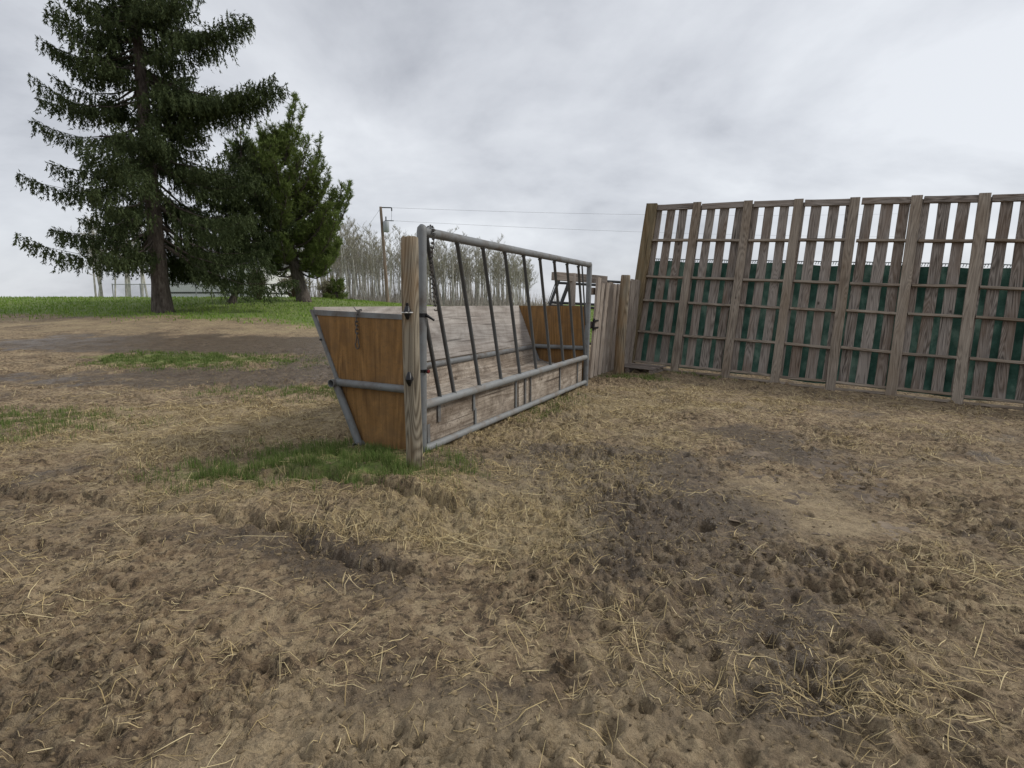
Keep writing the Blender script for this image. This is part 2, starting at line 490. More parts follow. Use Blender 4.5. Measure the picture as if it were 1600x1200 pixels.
def straw_mask(x, y):
    n = fbm(x+40, y, 0.9, 4, .6)
    s = 0.24 + 0.6*n
    s = s + 0.75*blob(x, y, -2.9, 6.3, 2.6, 1.5) + 0.45*blob(x, y, -1.3, 3.6, 1.6, 0.55, -.2)
    s = s + 0.50*blob(x, y, 0.6, 5.6, 1.3, 2.2, -.3) + 0.55*blob(x, y, 2.2, 8.3, 2.4, 1.2)
    s = s + 0.40*blob(x, y, 0.35, 2.6, 0.55, 0.9) + 0.35*blob(x, y, -0.2, 3.3, 0.9, 0.45)
    s = s + 0.5*sst(14.5, 17.5, y)*(1-sst(19, 22, y)) * (x < 0)
    s = s - 0.5*blob(x, y, 1.45, 3.2, 0.7, 1.0, -.4) - 0.9*smooth_mask(x, y) - 0.7*blob(x, y, -0.75, 2.5, 0.75, 0.42, -.2)
    s = s - 1.0*blob(x, y, -7.0, 14.3, 6.5, 1.7, .05) - 1.0*blob(x, y, -5.2, 10.2, 4.2, .9, .08) - blob(x, y, -3.7, 12.2, 1.3, 2.4)
    s = s - 0.5*blob(x, y, -0.4, 1.5, 1.3, 0.45)
    return np.clip(s, 0.0, 1)
def wet_mask(x, y):
    w = 0.75*blob(x, y, 1.15, 3.3, 0.6, 1.7, -.25) + 0.45*blob(x, y, 0.2, 4.6, 1.0, 0.9) + 0.45*blob(x, y, 0.9, 4.3, 0.8, 1.2)
    w = w + 0.8*blob(x, y, -0.85, 2.75, 0.6, 0.22, -.45) + 0.6*blob(x, y, -1.7, 3.15, 0.6, 0.16, -.3)
    w = w + 1.2*blob(x, y, 2.62, 5.75, 0.40, 0.50) + 1.1*blob(x, y, 2.45, 4.95, 0.45, 0.32)
    w = w + 1.3*blob(x, y, -7.0, 14.3, 6.5, 1.7, .05) + 1.1*blob(x, y, -5.2, 10.2, 4.2, .9, .08) + 0.9*blob(x, y, -3.7, 12.2, 1.3, 2.4) + 0.85*fbm(x-20, y+3, 1.2, 5, .65) + 0.10
    return np.clip(w, 0, 1)
def pale_mask(x, y):
    return np.clip(0.8*blob(x, y, -0.4, 1.55, 0.7, 0.28) + 0.5*blob(x, y, 0.9, 1.75, 0.5, 0.35)
                   + 0.75*blob(x, y, 1.95, 3.75, 0.55, 0.6, .3) + 0.5*fbm(x+70, y-11, 1.0, 4, .6), 0, 1)

def axis_coords(lo, hi, fine, far_lo, far_hi, g):
    mid = list(np.arange(lo, hi, fine))
    a = []; x = hi; s = fine
    while x < far_hi: s = min(s * g, 40); x += s; a.append(x)
    b = []; x = lo; s = fine
    while x > far_lo: s = min(s * g, 40); x -= s; b.append(x)
    return np.array(b[::-1] + mid + a)
gx = axis_coords(-2.2, 2.6, 0.0105, -900, 900, 1.022)
gy = [1.0]; s = 0.008
while gy[-1] < 1500:
    s = max(0.008, 0.0058*gy[-1]) if gy[-1] < 14 else min(s*1.03, 60)
    gy.append(gy[-1] + s)
back = [1.0]; s = 0.02
while back[-1] > -300: s *= 1.1; back.append(back[-1] - s)
gy = np.array(back[:0:-1] + gy)
GX, GY = np.meshgrid(gx, gy)
fx, fy = GX.ravel(), GY.ravel()
GZ = height(fx, fy)
nx, ny = len(gx), len(gy)
idx = np.arange(nx*ny).reshape(ny, nx)
GF = np.stack([idx[:-1,:-1], idx[:-1,1:], idx[1:,1:], idx[1:,:-1]], -1).reshape(-1, 4)

def ground_material():
    m, n, l, b = new_mat('mud_and_turf')
    tc = n.new('ShaderNodeTexCoord'); P = tc.outputs['Object']
    at = n.new('ShaderNodeAttribute'); at.attribute_name = 'cover'
    sp = n.new('ShaderNodeSeparateColor'); l.new(at.outputs['Color'], sp.inputs[0])
    grass, straw, wet, pale = sp.outputs[0], sp.outputs[1], sp.outputs[2], at.outputs['Alpha']
    n1 = noise(n, l, P, 2.3, 6, 0.65); n2 = noise(n, l, P, 13, 6, 0.7); n3 = noise(n, l, P, 70, 5, 0.7)
    k = math_n(n, l, 'ADD', math_n(n, l, 'MULTIPLY', n1, 0.45), math_n(n, l, 'MULTIPLY', n2, 0.55))
    mud = ramp(n, l, k, [(0.36, (0.065, 0.045, 0.027)), (0.47, (0.235, 0.165, 0.098)), (0.57, (0.405, 0.300, 0.180)), (0.68, (0.60, 0.47, 0.295))])
    n4 = noise(n, l, P, 7.0, 8, 0.72, 0.5); n5 = noise(n, l, P, 24.0, 6, 0.7, 0.4)
    mud = mix(n, l, math_n(n, l, 'MULTIPLY', ramp(n, l, n4, [(0.50, gray(0)), (0.56, gray(1))]), 0.65), mud, mix(n, l, n3, (0.32, 0.238, 0.140), (0.62, 0.49, 0.30)))
    mud = mix(n, l, math_n(n, l, 'MULTIPLY', ramp(n, l, n5, [(0.42, gray(1)), (0.48, gray(0))]), 0.75), mud, (0.050, 0.036, 0.022))
    mud = mix(n, l, math_n(n, l, 'MULTIPLY', pale, 0.75), mud, mix(n, l, n2, (0.32, 0.243, 0.145), (0.58, 0.46, 0.295)))
    mud = mix(n, l, math_n(n, l, 'MULTIPLY', wet, 0.80), mud, mix(n, l, n2, (0.032, 0.023, 0.017), (0.150, 0.110, 0.073)))
    # fine trampled litter: short fibre flecks
    f1 = noise(n, l, mapping(n, l, P, (1, 5.5, 1)), 26, 3, 0.6, 1.2)
    f2 = noise(n, l, mapping(n, l, P, (5.5, 1, 1)), 24, 3, 0.6, 1.2)
    fl = math_n(n, l, 'MAXIMUM', f1, f2)
    flk = ramp(n, l, math_n(n, l, 'ADD', fl, math_n(n, l, 'MULTIPLY', straw, 0.20)), [(0.62, gray(0)), (0.82, gray(1))])
    lit = mix(n, l, n3, (0.26, 0.195, 0.105), (0.64, 0.52, 0.30))
    c = mix(n, l, math_n(n, l, 'MULTIPLY', flk, math_n(n, l, 'ADD', math_n(n, l, 'MULTIPLY', straw, 0.75), 0.08)), mud, lit)
    gr = ramp(n, l, math_n(n, l, 'ADD', math_n(n, l, 'MULTIPLY', n2, 0.5), math_n(n, l, 'MULTIPLY', n1, 0.5)),
              [(0.34, (0.095, 0.145, 0.030)), (0.52, (0.165, 0.225, 0.055)), (0.70, (0.29, 0.29, 0.10))])
    gm = math_n(n, l, 'ADD', grass, math_n(n, l, 'MULTIPLY', math_n(n, l, 'SUBTRACT', n2, 0.5), 0.9))
    gm = ramp(n, l, gm, [(0.55, gray(0)), (0.95, gray(1))])
    c = mix(n, l, gm, c, gr)
    sp3 = ramp(n, l, n3, [(0.32, gray(0.55)), (0.46, gray(1))])
    c = mix(n, l, 0.8, c, sp3, 'MULTIPLY')
    l.new(c, b.inputs['Base Color'])
    rgh = ramp(n, l, math_n(n, l, 'SUBTRACT', wet, math_n(n, l, 'MULTIPLY', n2, 0.5)), [(0.10, gray(0.95)), (0.65, gray(0.35))])
    l.new(rgh, b.inputs['Roughness'])
    b.inputs['Specular IOR Level'].default_value = 0.4
    hh = math_n(n, l, 'ADD', math_n(n, l, 'MULTIPLY', n2, 0.8), math_n(n, l, 'MULTIPLY', n3, 0.45))
    bump(n, l, b, hh, 1.0, 0.05)
    return m

M_ground = ground_material()
ground = np_obj('ground', np.stack([fx, fy, GZ], 1), GF, M_ground, smooth=True)
tag(ground, 'trampled brown mud and straw rising to a green lawn behind', 'ground', kind='structure')
del ground['category']
ca = ground.data.color_attributes.new('cover', 'FLOAT_COLOR', 'POINT')
cc = np.stack([grass_mask(fx, fy), straw_mask(fx, fy), wet_mask(fx, fy), pale_mask(fx, fy)], 1).astype(np.float32)
ca.data.foreach_set('color', cc.ravel())

# ------------------------------------------------------------------ loose ground cover (uncountable)
def sample(nw, x0, x1, y0, y1, dens, power=1.0):
    """positions with density ~ dens(x,y) / y**power"""
    out = []
    tot = 0
    while tot < nw:
        x = rng.uniform(x0, x1, 60000)
        u = rng.random(60000)
        if power == 1.0: y = y0 * (y1 / y0) ** u
        else: y = y0 + (y1 - y0) * u
        k = (rng.random(60000) < dens(x, y)) & (np.abs(x) < 1.25*y + 1.2)
        out.append(np.stack([x[k], y[k]], 1)); tot += int(k.sum())
    return np.concatenate(out)[:nw]

def stalks(name, P, length, width, lift, bend, m, pitch_sd=0.10, zoff=0.004):
    n = len(P)
    a = rng.uniform(0, 2*np.pi, n); d = np.stack([np.cos(a), np.sin(a)], 1); sd = np.stack([-d[:, 1], d[:, 0]], 1)
    L = length; kb = rng.normal(0, bend, n)
    pit = np.abs(rng.normal(0, pitch_sd, n)) + lift; zoff = zoff + rng.uniform(-0.009, 0.004, n)
    S = 4; V = np.zeros((n, S, 2, 3))
    for i in range(S):
        t = i/(S-1) - 0.5
        c = P + d*(L*t)[:, None] + sd*(kb*L*(t*t*4-1))[:, None]
        z = height(c[:, 0], c[:, 1]) + zoff + pit*L*(t+0.5)
        w = width * (0.55 if i in (0, S-1) else 1.0)
        roll = rng.uniform(-0.6, 0.6, n) if i == 0 else roll
        for j, sg in enumerate((-1, 1)):
            V[:, i, j, :2] = c + sd*(sg*w*0.5)[:, None]
            V[:, i, j, 2] = z + sg*w*0.5*np.sin(roll)
    b = np.arange(n)*S*2
    F = []
    for i in range(S-1):
        F.append(np.stack([b+i*2, b+i*2+1, b+i*2+3, b+i*2+2], 1))
    return np_obj(name, V.reshape(-1, 3), np.concatenate(F), m)

M_straw = island_mat('dry_straw', [(0.0, (0.12, 0.088, 0.045)), (0.35, (0.33, 0.245, 0.120)), (0.65, (0.54, 0.42, 0.21)), (0.9, (0.66, 0.55, 0.32)), (1.0, (0.60, 0.48, 0.17))], noise_amt=0.25, noise_scale=2.0)
M_litter = island_mat('trampled_litter', [(0.0, (0.08, 0.058, 0.032)), (0.45, (0.26, 0.195, 0.108)), (1.0, (0.60, 0.485, 0.285))], noise_amt=0.3, noise_scale=2.0)
sm = lambda x, y: (0.06 + 0.94*straw_mask(x, y)**1.4*(1-0.5*grass_mask(x, y)))*np.clip(0.25 + 2.6*(fbm(x, y, 2.4, 5, .7) + .15), 0.06, 1.3)
P = sample(150000, -9, 9, 1.15, 12.5, sm)
n = len(P); far = np.clip(P[:, 1]/4, 1, 2.2)
o = stalks('trampled_straw', P, rng.lognormal(math.log(0.033), 0.5, n), rng.uniform(0.0012, 0.0034, n)*far, 0.0, 0.10, M_litter)
tag(o, 'short broken bits of straw trodden into the mud', 'straw', kind='stuff')
P = sample(30000, -9, 9, 1.15, 13, sm)
cen = sample(150, -6, 6, 1.3, 9, sm)                          # raked-up wisps
sz = rng.uniform(0.03, 0.16, (len(cen), 1, 1))*np.array([1.6, 1.0]); nn = 55
P = np.concatenate([P, (cen[:, None] + rng.normal(size=(len(cen), nn, 2))*sz).reshape(-1, 2)])
n = len(P); far = np.clip(P[:, 1]/4, 1, 2.0)
o = stalks('loose_straw', P, np.clip(rng.lognormal(math.log(0.075), 0.55, n), 0.02, 0.36), rng.uniform(0.0014, 0.0036, n)*far, 0.0, 0.045, M_straw, 0.14, 0.006)
tag(o, 'long pale straw stalks lying loose over the mud', 'straw', kind='stuff')

def blades(name, P, hgt, width, m, lean=0.45):
    n = len(P); a = rng.uniform(0, 2*np.pi, n); d = np.stack([np.cos(a), np.sin(a)], 1); sd = np.stack([-d[:, 1], d[:, 0]], 1)
    le = np.abs(rng.normal(0, lean, n))
    z0 = height(P[:, 0], P[:, 1]) - 0.005
    V = np.zeros((n, 5, 3)); 
    for i, (t, wf) in enumerate(((0, 1), (0.55, 0.8), (1, 0))):
        c = P + d*(hgt*le*t**1.7)[:, None]; z = z0 + hgt*t*(1-0.25*le*t)
        if wf:
            for j, sg in enumerate((-1, 1)):
                V[:, i*2+j, :2] = c + sd*(sg*width*wf*0.5)[:, None]; V[:, i*2+j, 2] = z
        else:
            V[:, 4, :2] = c; V[:, 4, 2] = z
    b = np.arange(n)*5
    F = np.concatenate([np.stack([b, b+1, b+3], 1), np.stack([b, b+3, b+2], 1), np.stack([b+2, b+3, b+4], 1)])
    return np_obj(name, V.reshape(-1, 3), F, m)
M_grass = island_mat('grass_blades', [(0.0, (0.050, 0.085, 0.020)), (0.40, (0.110, 0.175, 0.040)), (0.70, (0.18, 0.23, 0.070)), (0.84, (0.30, 0.27, 0.13)), (1.0, (0.42, 0.34, 0.19))], noise_amt=0.35, noise_scale=1.5, trans=0.25)
M_lawn = island_mat('lawn_blades', [(0.0, (0.10, 0.180, 0.026)), (0.5, (0.19, 0.300, 0.052)), (1.0, (0.36, 0.39, 0.12))], noise_amt=0.6, noise_scale=0.35, trans=0.25)
P = sample(36000, -9, 5, 3.4, 13, lambda x, y: grass_mask(x, y)**1.2*np.clip(0.15 + 2.2*(fbm(x, y, 3.6, 4, .65) + .12), 0.03, 1))
n = len(P); k = np.clip(P[:, 1]/6, 0.8, 2)
o = blades('rough_grass', P, rng.uniform(0.025, 0.11, n)*np.where(P[:, 1] < 6, 1, 0.8), rng.uniform(0.003, 0.006, n)*k, M_grass)
tag(o, 'green and yellow tufts of grass growing through the muddy straw', 'grass', kind='stuff')
P = sample(45000, -45, 12, 16.5, 40, lambda x, y: grass_mask(x, y), 1.0)
n = len(P)
o = blades('lawn_grass', P, rng.uniform(0.04, 0.13, n), rng.uniform(0.02, 0.045, n), M_lawn)
tag(o, 'short green lawn grass under the evergreens', 'grass', kind='stuff')

# mud clods
def clods(nc):
    P = sample(nc, -3.5, 4, 1.15, 6, lambda x, y: 0.15 + 0.7*wet_mask(x, y)*(1 - 0.8*grass_mask(x, y)))
    n = len(P)
    ico = np.array([(0,0,1),(.894,0,.447),(.276,.851,.447),(-.724,.526,.447),(-.724,-.526,.447),(.276,-.851,.447),(.724,.526,-.447),(-.276,.851,-.447),(-.894,0,-.447),(-.276,-.851,-.447),(.724,-.526,-.447),(0,0,-1)])
    fc = np.array([(0,1,2),(0,2,3),(0,3,4),(0,4,5),(0,5,1),(1,6,2),(2,7,3),(3,8,4),(4,9,5),(5,10,1),(6,7,2),(7,8,3),(8,9,4),(9,10,5),(10,6,1),(11,7,6),(11,8,7),(11,9,8),(11,10,9),(11,6,10)])
    r = rng.lognormal(math.log(0.0048), 0.45, n).clip(0.002, 0.011)
    V = ico[None]*(1+rng.normal(0, 0.34, (n, 12, 1)))*r[:, None, None]*np.stack([rng.uniform(.8,1.6,n), rng.uniform(.8,1.6,n), rng.uniform(.5,.9,n)], 1)[:, None]
    V[:, :, 0] += P[:, 0, None]; V[:, :, 1] += P[:, 1, None]; V[:, :, 2] += (height(P[:, 0], P[:, 1]) + r*0.1)[:, None]
    F = (fc[None] + (np.arange(n)*12)[:, None, None]).reshape(-1, 3)
    return np_obj('mud_clods', V.reshape(-1, 3), F, island_mat('clod_mud', [(0.0, (0.060, 0.045, 0.032)), (0.6, (0.20, 0.150, 0.088)), (1.0, (0.42, 0.325, 0.19))], noise_amt=0.4, noise_scale=3))
tag(clods(8000), 'small crumbs and clods of churned mud', 'mud', kind='stuff')

# ------------------------------------------------------------------ materials for the built things
M_paint = paint_metal('grey_painted_steel', (0.172, 0.180, 0.182), amt=0.8)
M_paint_dirty = paint_metal('grey_steel_muddy', (0.23, 0.24, 0.24), dirt=(0.16, 0.12, 0.085), amt=0.85)
M_bar = paint_metal('dark_worn_steel', (0.070, 0.073, 0.072), dirt=(0.055, 0.045, 0.036), amt=0.7, rough=0.5)
M_ply = wood_mat('brown_plywood', (0.125, 0.064, 0.022), (0.305, 0.168, 0.062), (0.45, 0.275, 0.12), ring=4.5, fine=42, vary=0.08, contrast=0.45, bstr=0.2, stain=(0.31, 0.185, 0.085), stain_amt=0.45, knots=True, dirt=0.38, fibw=0.5)
M_grayply = wood_mat('weathered_plywood', (0.15, 0.132, 0.115), (0.335, 0.305, 0.275), (0.49, 0.455, 0.415), ring=5, fine=30, stain=(0.28, 0.225, 0.19), stain_amt=0.45, axis=0, contrast=0.9, bstr=0.5, dirt=0.30)
M_osb = wood_mat('dirty_trough_board', (0.13, 0.100, 0.075), (0.36, 0.305, 0.245), (0.54, 0.475, 0.40), ring=5, fine=26, stain=(0.22, 0.165, 0.12), stain_amt=0.7, axis=0, contrast=0.8, bstr=0.8, dirt=0.75)
M_fence = wood_mat('grey_fence_board', (0.060, 0.050, 0.042), (0.172, 0.148, 0.128), (0.310, 0.272, 0.240), ring=8, fine=55, stain=(0.20, 0.130, 0.085), stain_amt=0.6, vary=0.55, contrast=1.5)
M_upr = wood_mat('fence_upright_wood', (0.100, 0.080, 0.062), (0.245, 0.205, 0.165), (0.38, 0.325, 0.265), ring=8, fine=50, stain=(0.23, 0.16, 0.10), stain_amt=0.5)
M_post = wood_mat('old_post_wood', (0.050, 0.042, 0.031), (0.160, 0.134, 0.098), (0.285, 0.250, 0.190), ring=7, fine=40, stain=(0.36, 0.215, 0.095), stain_amt=0.75, contrast=1.7, bstr=1.0)
M_green_post = wood_mat('treated_post_wood', (0.062, 0.051, 0.030), (0.150, 0.122, 0.074), (0.240, 0.200, 0.130), ring=6, fine=50, stain=(0.24, 0.125, 0.045), stain_amt=0.45)
M_gateb = wood_mat('bleached_gate_board', (0.13, 0.10, 0.08), (0.30, 0.255, 0.215), (0.44, 0.385, 0.33), ring=7, fine=45, stain=(0.22, 0.165, 0.12), stain_amt=0.4)
M_black = plain('black_plastic', (0.015, 0.015, 0.017), 0.35)
M_red = plain('red_plastic', (0.16, 0.02, 0.018), 0.4)
M_white = plain('white_plastic', (0.65, 0.65, 0.63), 0.4, 0.1)
M_chain = paint_metal('rusty_chain_steel', (0.080, 0.074, 0.070), dirt=(0.075, 0.045, 0.025), amt=0.7, rough=0.45)
M_wire = plain('thin_wire', (0.16, 0.16, 0.165), 0.5)
M_dark = paint_metal('black_gate_pipe', (0.050, 0.055, 0.060), amt=0.4, rough=0.45)

# ------------------------------------------------------------------ the cattle feeder
U = Vector((0.4311, 0.9023, 0)); W = Vector((-0.9023, 0.4311, 0)); F0 = Vector((-0.835, 4.881, 0.0))
FANG = math.atan2(U.y, U.x)
feeder = thing('cattle_feeder', 'long grey steel pipe cattle feeder with slanted bars and a plywood trough', 'feeder', F0, FANG)
LEN = 4.87
def pipe(name, pts, r, m=M_paint, hollow=0.0, sides=16, parent=feeder):
    b = MB(); c = Vector(pts[0])
    b.tube([Vector(p) - c for p in pts], r, sides, hollow=hollow)
    return b.build(name, m, parent, True, c)
pipe('end_post', [(0.002, 0, -0.02), (0.084, 0, 2.03), (0.090, 0, 2.058), (0.105, 0, 2.078)], [0.045, 0.045, 0.043, 0.034])
pipe('end_post', [(LEN, 0, -0.02), (LEN+0.10, 0, 2.06), (LEN+0.09, 0, 2.088)], [0.045, 0.045, 0.035])
b = MB(); pts = [(0.095, 0, 2.036), (1.6, 0, 2.037), (3.2, 0, 2.044), (LEN+0.085, 0, 2.052)]
b.tube(pts, 0.043, 18); b.build('top_rail', M_paint, feeder, True)
b = MB(); b.tube([(0.03, 0, 0.478), (LEN/2, 0, 0.49), (LEN-0.03, 0, 0.502)], 0.042, 18); b.build('middle_rail', M_paint_dirty, feeder, True)
b = MB(); b.tube([(0.03, 0, 0.066), (LEN/2, 0, 0.07), (LEN-0.03, 0, 0.074)], 0.036, 18); b.build('bottom_rail', M_paint_dirty, feeder, True)
for i in range(9):
    s0 = 0.155 + 0.5285*i
    bp = lambda t: (s0 + 0.432*t, 0, 2.0 - 1.5*t)
    pipe('slanted_bar', [bp(t) for t in (0, .008, .012, .016, .984, .988, .992, 1)], [.027, .028, .025, .0205, .0205, .025, .029, .028], M_bar, sides=12)
pipe('slanted_bar', [(0.045, 0, 1.50), (0.33, 0, 0.49)], 0.0205, M_bar, sides=12)
pipe('slanted_bar', [(LEN-0.30, 0, 2.02), (LEN-0.05, 0, 1.05)], 0.0135, M_bar, sides=10)

def slab(name, poly, d, thick, m, sub=None):
    """flat panel: polygon points in 3D, extruded along d"""
    d = Vector(d).normalized() * thick; P = [Vector(p) for p in poly]; k = len(P)
    c = sum(P, Vector()) / k
    V = [p - c for p in P] + [p + d - c for p in P]
    F = [tuple(range(k-1, -1, -1)), tuple(range(k, 2*k))] + [(i, (i+1) % k, k+(i+1) % k, k+i) for i in range(k)]
    return obj(name, V, F, m, feeder, loc=c)
near_p = slab('end_panel', [(0.03, 1.245, 1.325), (0.03, 0.05, 1.29), (0.03, 0.05, 0.03), (0.03, 0.745, 0.03), (0.03, 1.0, 0.62)], (1, 0, 0), 0.018, M_ply)
far_p = slab('end_panel', [(LEN+0.05, 1.33, 1.372), (LEN+0.05, 0.02, 1.366), (LEN+0.05, 0.02, 0.02), (LEN+0.05, 0.70, 0.02), (LEN+0.05, 1.03, 0.62)], (1, 0, 0), 0.018, M_ply)
# trims on the near end: flat angle along the top and down the sloping edge
b = MB(); b.add([(0.022, 1.30, 1.292), (0.022, 0.045, 1.255), (0.022, 0.045, 1.300), (0.022, 1.31, 1.345), (0.052, 1.30, 1.292), (0.052, 0.045, 1.255), (0.052, 0.045, 1.300), (0.052, 1.31, 1.345)],
                [(3,2,1,0),(4,5,6,7),(0,1,5,4),(1,2,6,5),(2,3,7,6),(3,0,4,7)]).build('top_trim', M_paint, feeder)
b = MB(); b.add([(0.016, 1.315, 1.345), (0.016, 1.275, 1.345), (0.016, 0.975, 0.65), (0.016, 1.02, 0.65), (0.06, 1.315, 1.345), (0.06, 1.275, 1.345), (0.06, 0.975, 0.65), (0.06, 1.02, 0.65)],
                [(0,1,2,3),(7,6,5,4),(4,5,1,0),(5,6,2,1),(6,7,3,2),(7,4,0,3)]).build('edge_trim', M_paint, feeder)
b = MB(); b.box((0, -0.016, -0.03), (0.05, 0.016, 0.03)); b.build('edge_bolt', M_black, feeder, loc=(0.0, 1.18, 1.05)).scale = (.5, .5, .3)
pipe('end_rail', [(-0.012, 0.03, 0.622), (-0.012, 0.97, 0.640)], 0.037)
pipe('end_rail', [(LEN+0.0, 0.03, 0.655), (LEN+0.0, 0.97, 0.662)], 0.037)
pipe('sloping_leg', [(-0.01, 0.99, 0.625), (-0.01, 0.725, 0.035)], 0.037)
pipe('sloping_leg', [(LEN, 0.99, 0.64), (LEN, 0.725, 0.02)], 0.037)
pipe('back_rail', [(-0.085, 0.985, 0.637), (LEN+0.08, 0.985, 0.650)], 0.039, hollow=0.006, sides=20)
pipe('foot_rail', [(-0.075, 0.722, 0.034), (LEN+0.08, 0.722, 0.022)], 0.037, hollow=0.006, sides=20)
# inside of the trough
def quad_panel(name, a, b_, thick, m, s0=0.052, s1=LEN+0.045):
    """sloped sheet between cross-section points a and b (w,z), running along the feeder"""
    a = Vector((0, *a)); b_ = Vector((0, *b_)); d = (b_ - a); nrm = Vector((0, -d.z, d.y)).normalized()
    return slab(name, [a + Vector((s0,0,0)), a + Vector((s1,0,0)), b_ + Vector((s1,0,0)), b_ + Vector((s0,0,0))], nrm, thick, m)
quad_panel('back_panel', (1.305, 1.365), (1.035, 0.69), -0.018, M_grayply)
quad_panel('back_panel', (1.035, 0.685), (0.90, 0.395), -0.018, M_osb)
quad_panel('floor_panel', (0.895, 0.385), (0.07, 0.30), -0.02, M_osb)
# front boards behind the rails, in pieces
for s0, s1 in ((0.052, 1.06), (1.068, 2.20), (2.24, 2.55), (2.56, 3.72), (3.73, LEN-0.05)):
    slab('front_board', [(s0, 0.048, 0.085), (s1, 0.048, 0.085), (s1, 0.048, 0.47), (s0, 0.048, 0.47)], (0, 1, 0), 0.018, M_osb)
def strap(s, z0, z1, w=0.042):
    b = MB(); b.box((-w/2, -0.005, z0), (w/2, 0.005, z1)); return b.build('strap_bracket', M_paint, feeder, loc=(s, 0.036, 0))
strap(0.36, 0.26, 0.45, 0.05); strap(0.17, 0.09, 0.27, 0.045); strap(1.05, 0.25, 0.45, 0.04); strap(1.08, 0.09, 0.27, 0.035)
strap(2.13, 0.09, 0.45, 0.04); strap(2.42, 0.09, 0.45, 0.05); strap(2.60, 0.09, 0.45, 0.03); strap(3.72, 0.09, 0.45, 0.03); strap(4.55, 0.09, 0.45, 0.03)
pipe('brace', [(1.02, 0.955, 0.62), (0.99, 0.62, 0.36)], 0.020)
b = MB(); b.tube([(0.62, 1.285, 1.37), (0.75, 1.20, 1.16), (0.98, 1.06, 0.80), (1.03, 1.02, 0.70)], 0.005, 6)
b.tube([(0.98, 1.05, 0.80), (1.0, 1.045, 0.78), (1.02, 1.02, 0.77)], 0.018, 8); b.build('tie_cord', M_wire, feeder, True)
b = MB(); b.tube([(LEN-0.05, 0.95, 0.62), (LEN-0.15, 0.8, 0.45), (LEN-0.2, 0.55, 0.36)], 0.006, 6); b.build('tie_cord', M_wire, feeder, True)
# fence-wire insulators clamped on the near pipe post
b = MB(); b.tube([(0.0, -0.05, 0.0), (0.02, -0.075, -0.02), (0.05, -0.10, -0.045)], [0.014, 0.012, 0.010], 8); b.tube([(0, 0, -0.018), (0, 0, 0.018)], 0.048, 14)
b.build('insulator', M_black, feeder, True, (0.054, 0, 1.30))
b = MB(); b.tube([(0, 0, -0.014), (0, 0, 0.014)], 0.0485, 14); b.tube([(0, -0.045, 0), (-0.02, -0.085, 0.0)], [0.016, 0.020], 12)
ins = b.build('insulator', M_black, feeder, True, (0.034, 0, 0.80))
b = MB(); b.tube([(-0.021, -0.087, 0), (-0.024, -0.095, 0)], [0.016, 0.012], 12); b.build('red_cap', M_red, ins, True)

# chains ------------------------------------------------------------
link_me = None
def chain(name, label, path, pitch, lr=0.0145, wr=0.0052, last=None):
    """links along a path of world points"""
    global link_me
    root = thing(name, label, 'chain', path[0])
    pts = [Vector(p) for p in path]
    seg = [(pts[i+1]-pts[i]).length for i in range(len(pts)-1)]; T = sum(seg); n = int(T/pitch)
    def at(d):
        for i, s in enumerate(seg):
            if d <= s or i == len(seg)-1: return pts[i].lerp(pts[i+1], min(1, d/s))
            d -= s
    if link_me is None:
        b = MB(); R = []
        for k in range(25):
            t = 2*math.pi*k/24; x = lr*math.cos(t); z = lr*math.sin(t) + (0.0135 if math.sin(t) >= 0 else -0.0135)
            R.append((x, 0, z))
        b.tube(R, wr, 7, caps=False); o = b.build('link', M_chain, root, True); link_me = o.data; first = o
    else: first = None
    for i in range(n):
        a, c = at(i*pitch), at(min(T, (i+1)*pitch)); d = (c-a).normalized()
        o = first if (i == 0 and first) else bpy.data.objects.new('link', link_me)
        if o is not first: COL.objects.link(o); o.parent = root
        q = Vector((0, 0, 1)).rotation_difference(d)
        tw = Matrix.Rotation(math.radians(35 + 90*(i % 2) + random.uniform(-18, 18)), 4, 'Z')
        k = pitch/0.040
        Mx = Matrix.Translation((a+c)/2 - pts[0]) @ q.to_matrix().to_4x4() @ tw @ Matrix.Diagonal((k, k, k, 1))
        o.matrix_local = Mx
    return root, pts[-1]-pts[0]
def FP(s, w, z): return F0 + U*s + W*w + Vector((0, 0, z))
top = [FP(0.245, 0.056, 1.90), FP(0.242, 0.062, 2.03), FP(0.238, 0.048, 2.082), FP(0.222, 0.0, 2.096), FP(0.195, -0.048, 2.078), FP(0.182, -0.064, 2.03),
       FP(0.160, -0.058, 1.91), FP(0.146, -0.055, 1.82), FP(0.138, -0.055, 1.70), FP(0.166, -0.055, 1.543), FP(0.184, -0.055, 1.43), FP(0.21, -0.055, 1.32)]
chain('chain', 'rusty steel chain looped over the end of the feeder top rail and hanging down', top, 0.040)
hk = [FP(0.07, 0.70, 1.31), FP(0.05, 0.70, 1.345), FP(0.01, 0.705, 1.33), FP(0.004, 0.71, 1.27), FP(0.004, 0.712, 1.08)]
root, end = chain('chain', 'short rusty chain with a snap hook hanging down the brown plywood end panel', hk, 0.036)
b = MB(); R = []
for k in range(17):
    t = 2*math.pi*k/16; R.append((0.026*math.cos(t)*(1.0 if math.sin(t) < 0 else 0.55), 0, 0.055*math.sin(t) - 0.05))
b.tube(R, 0.0055, 8, caps=False)
o = b.build('snap_hook', M_chain, root, True, end); o.rotation_euler = (0, 0, FANG + math.pi/2)

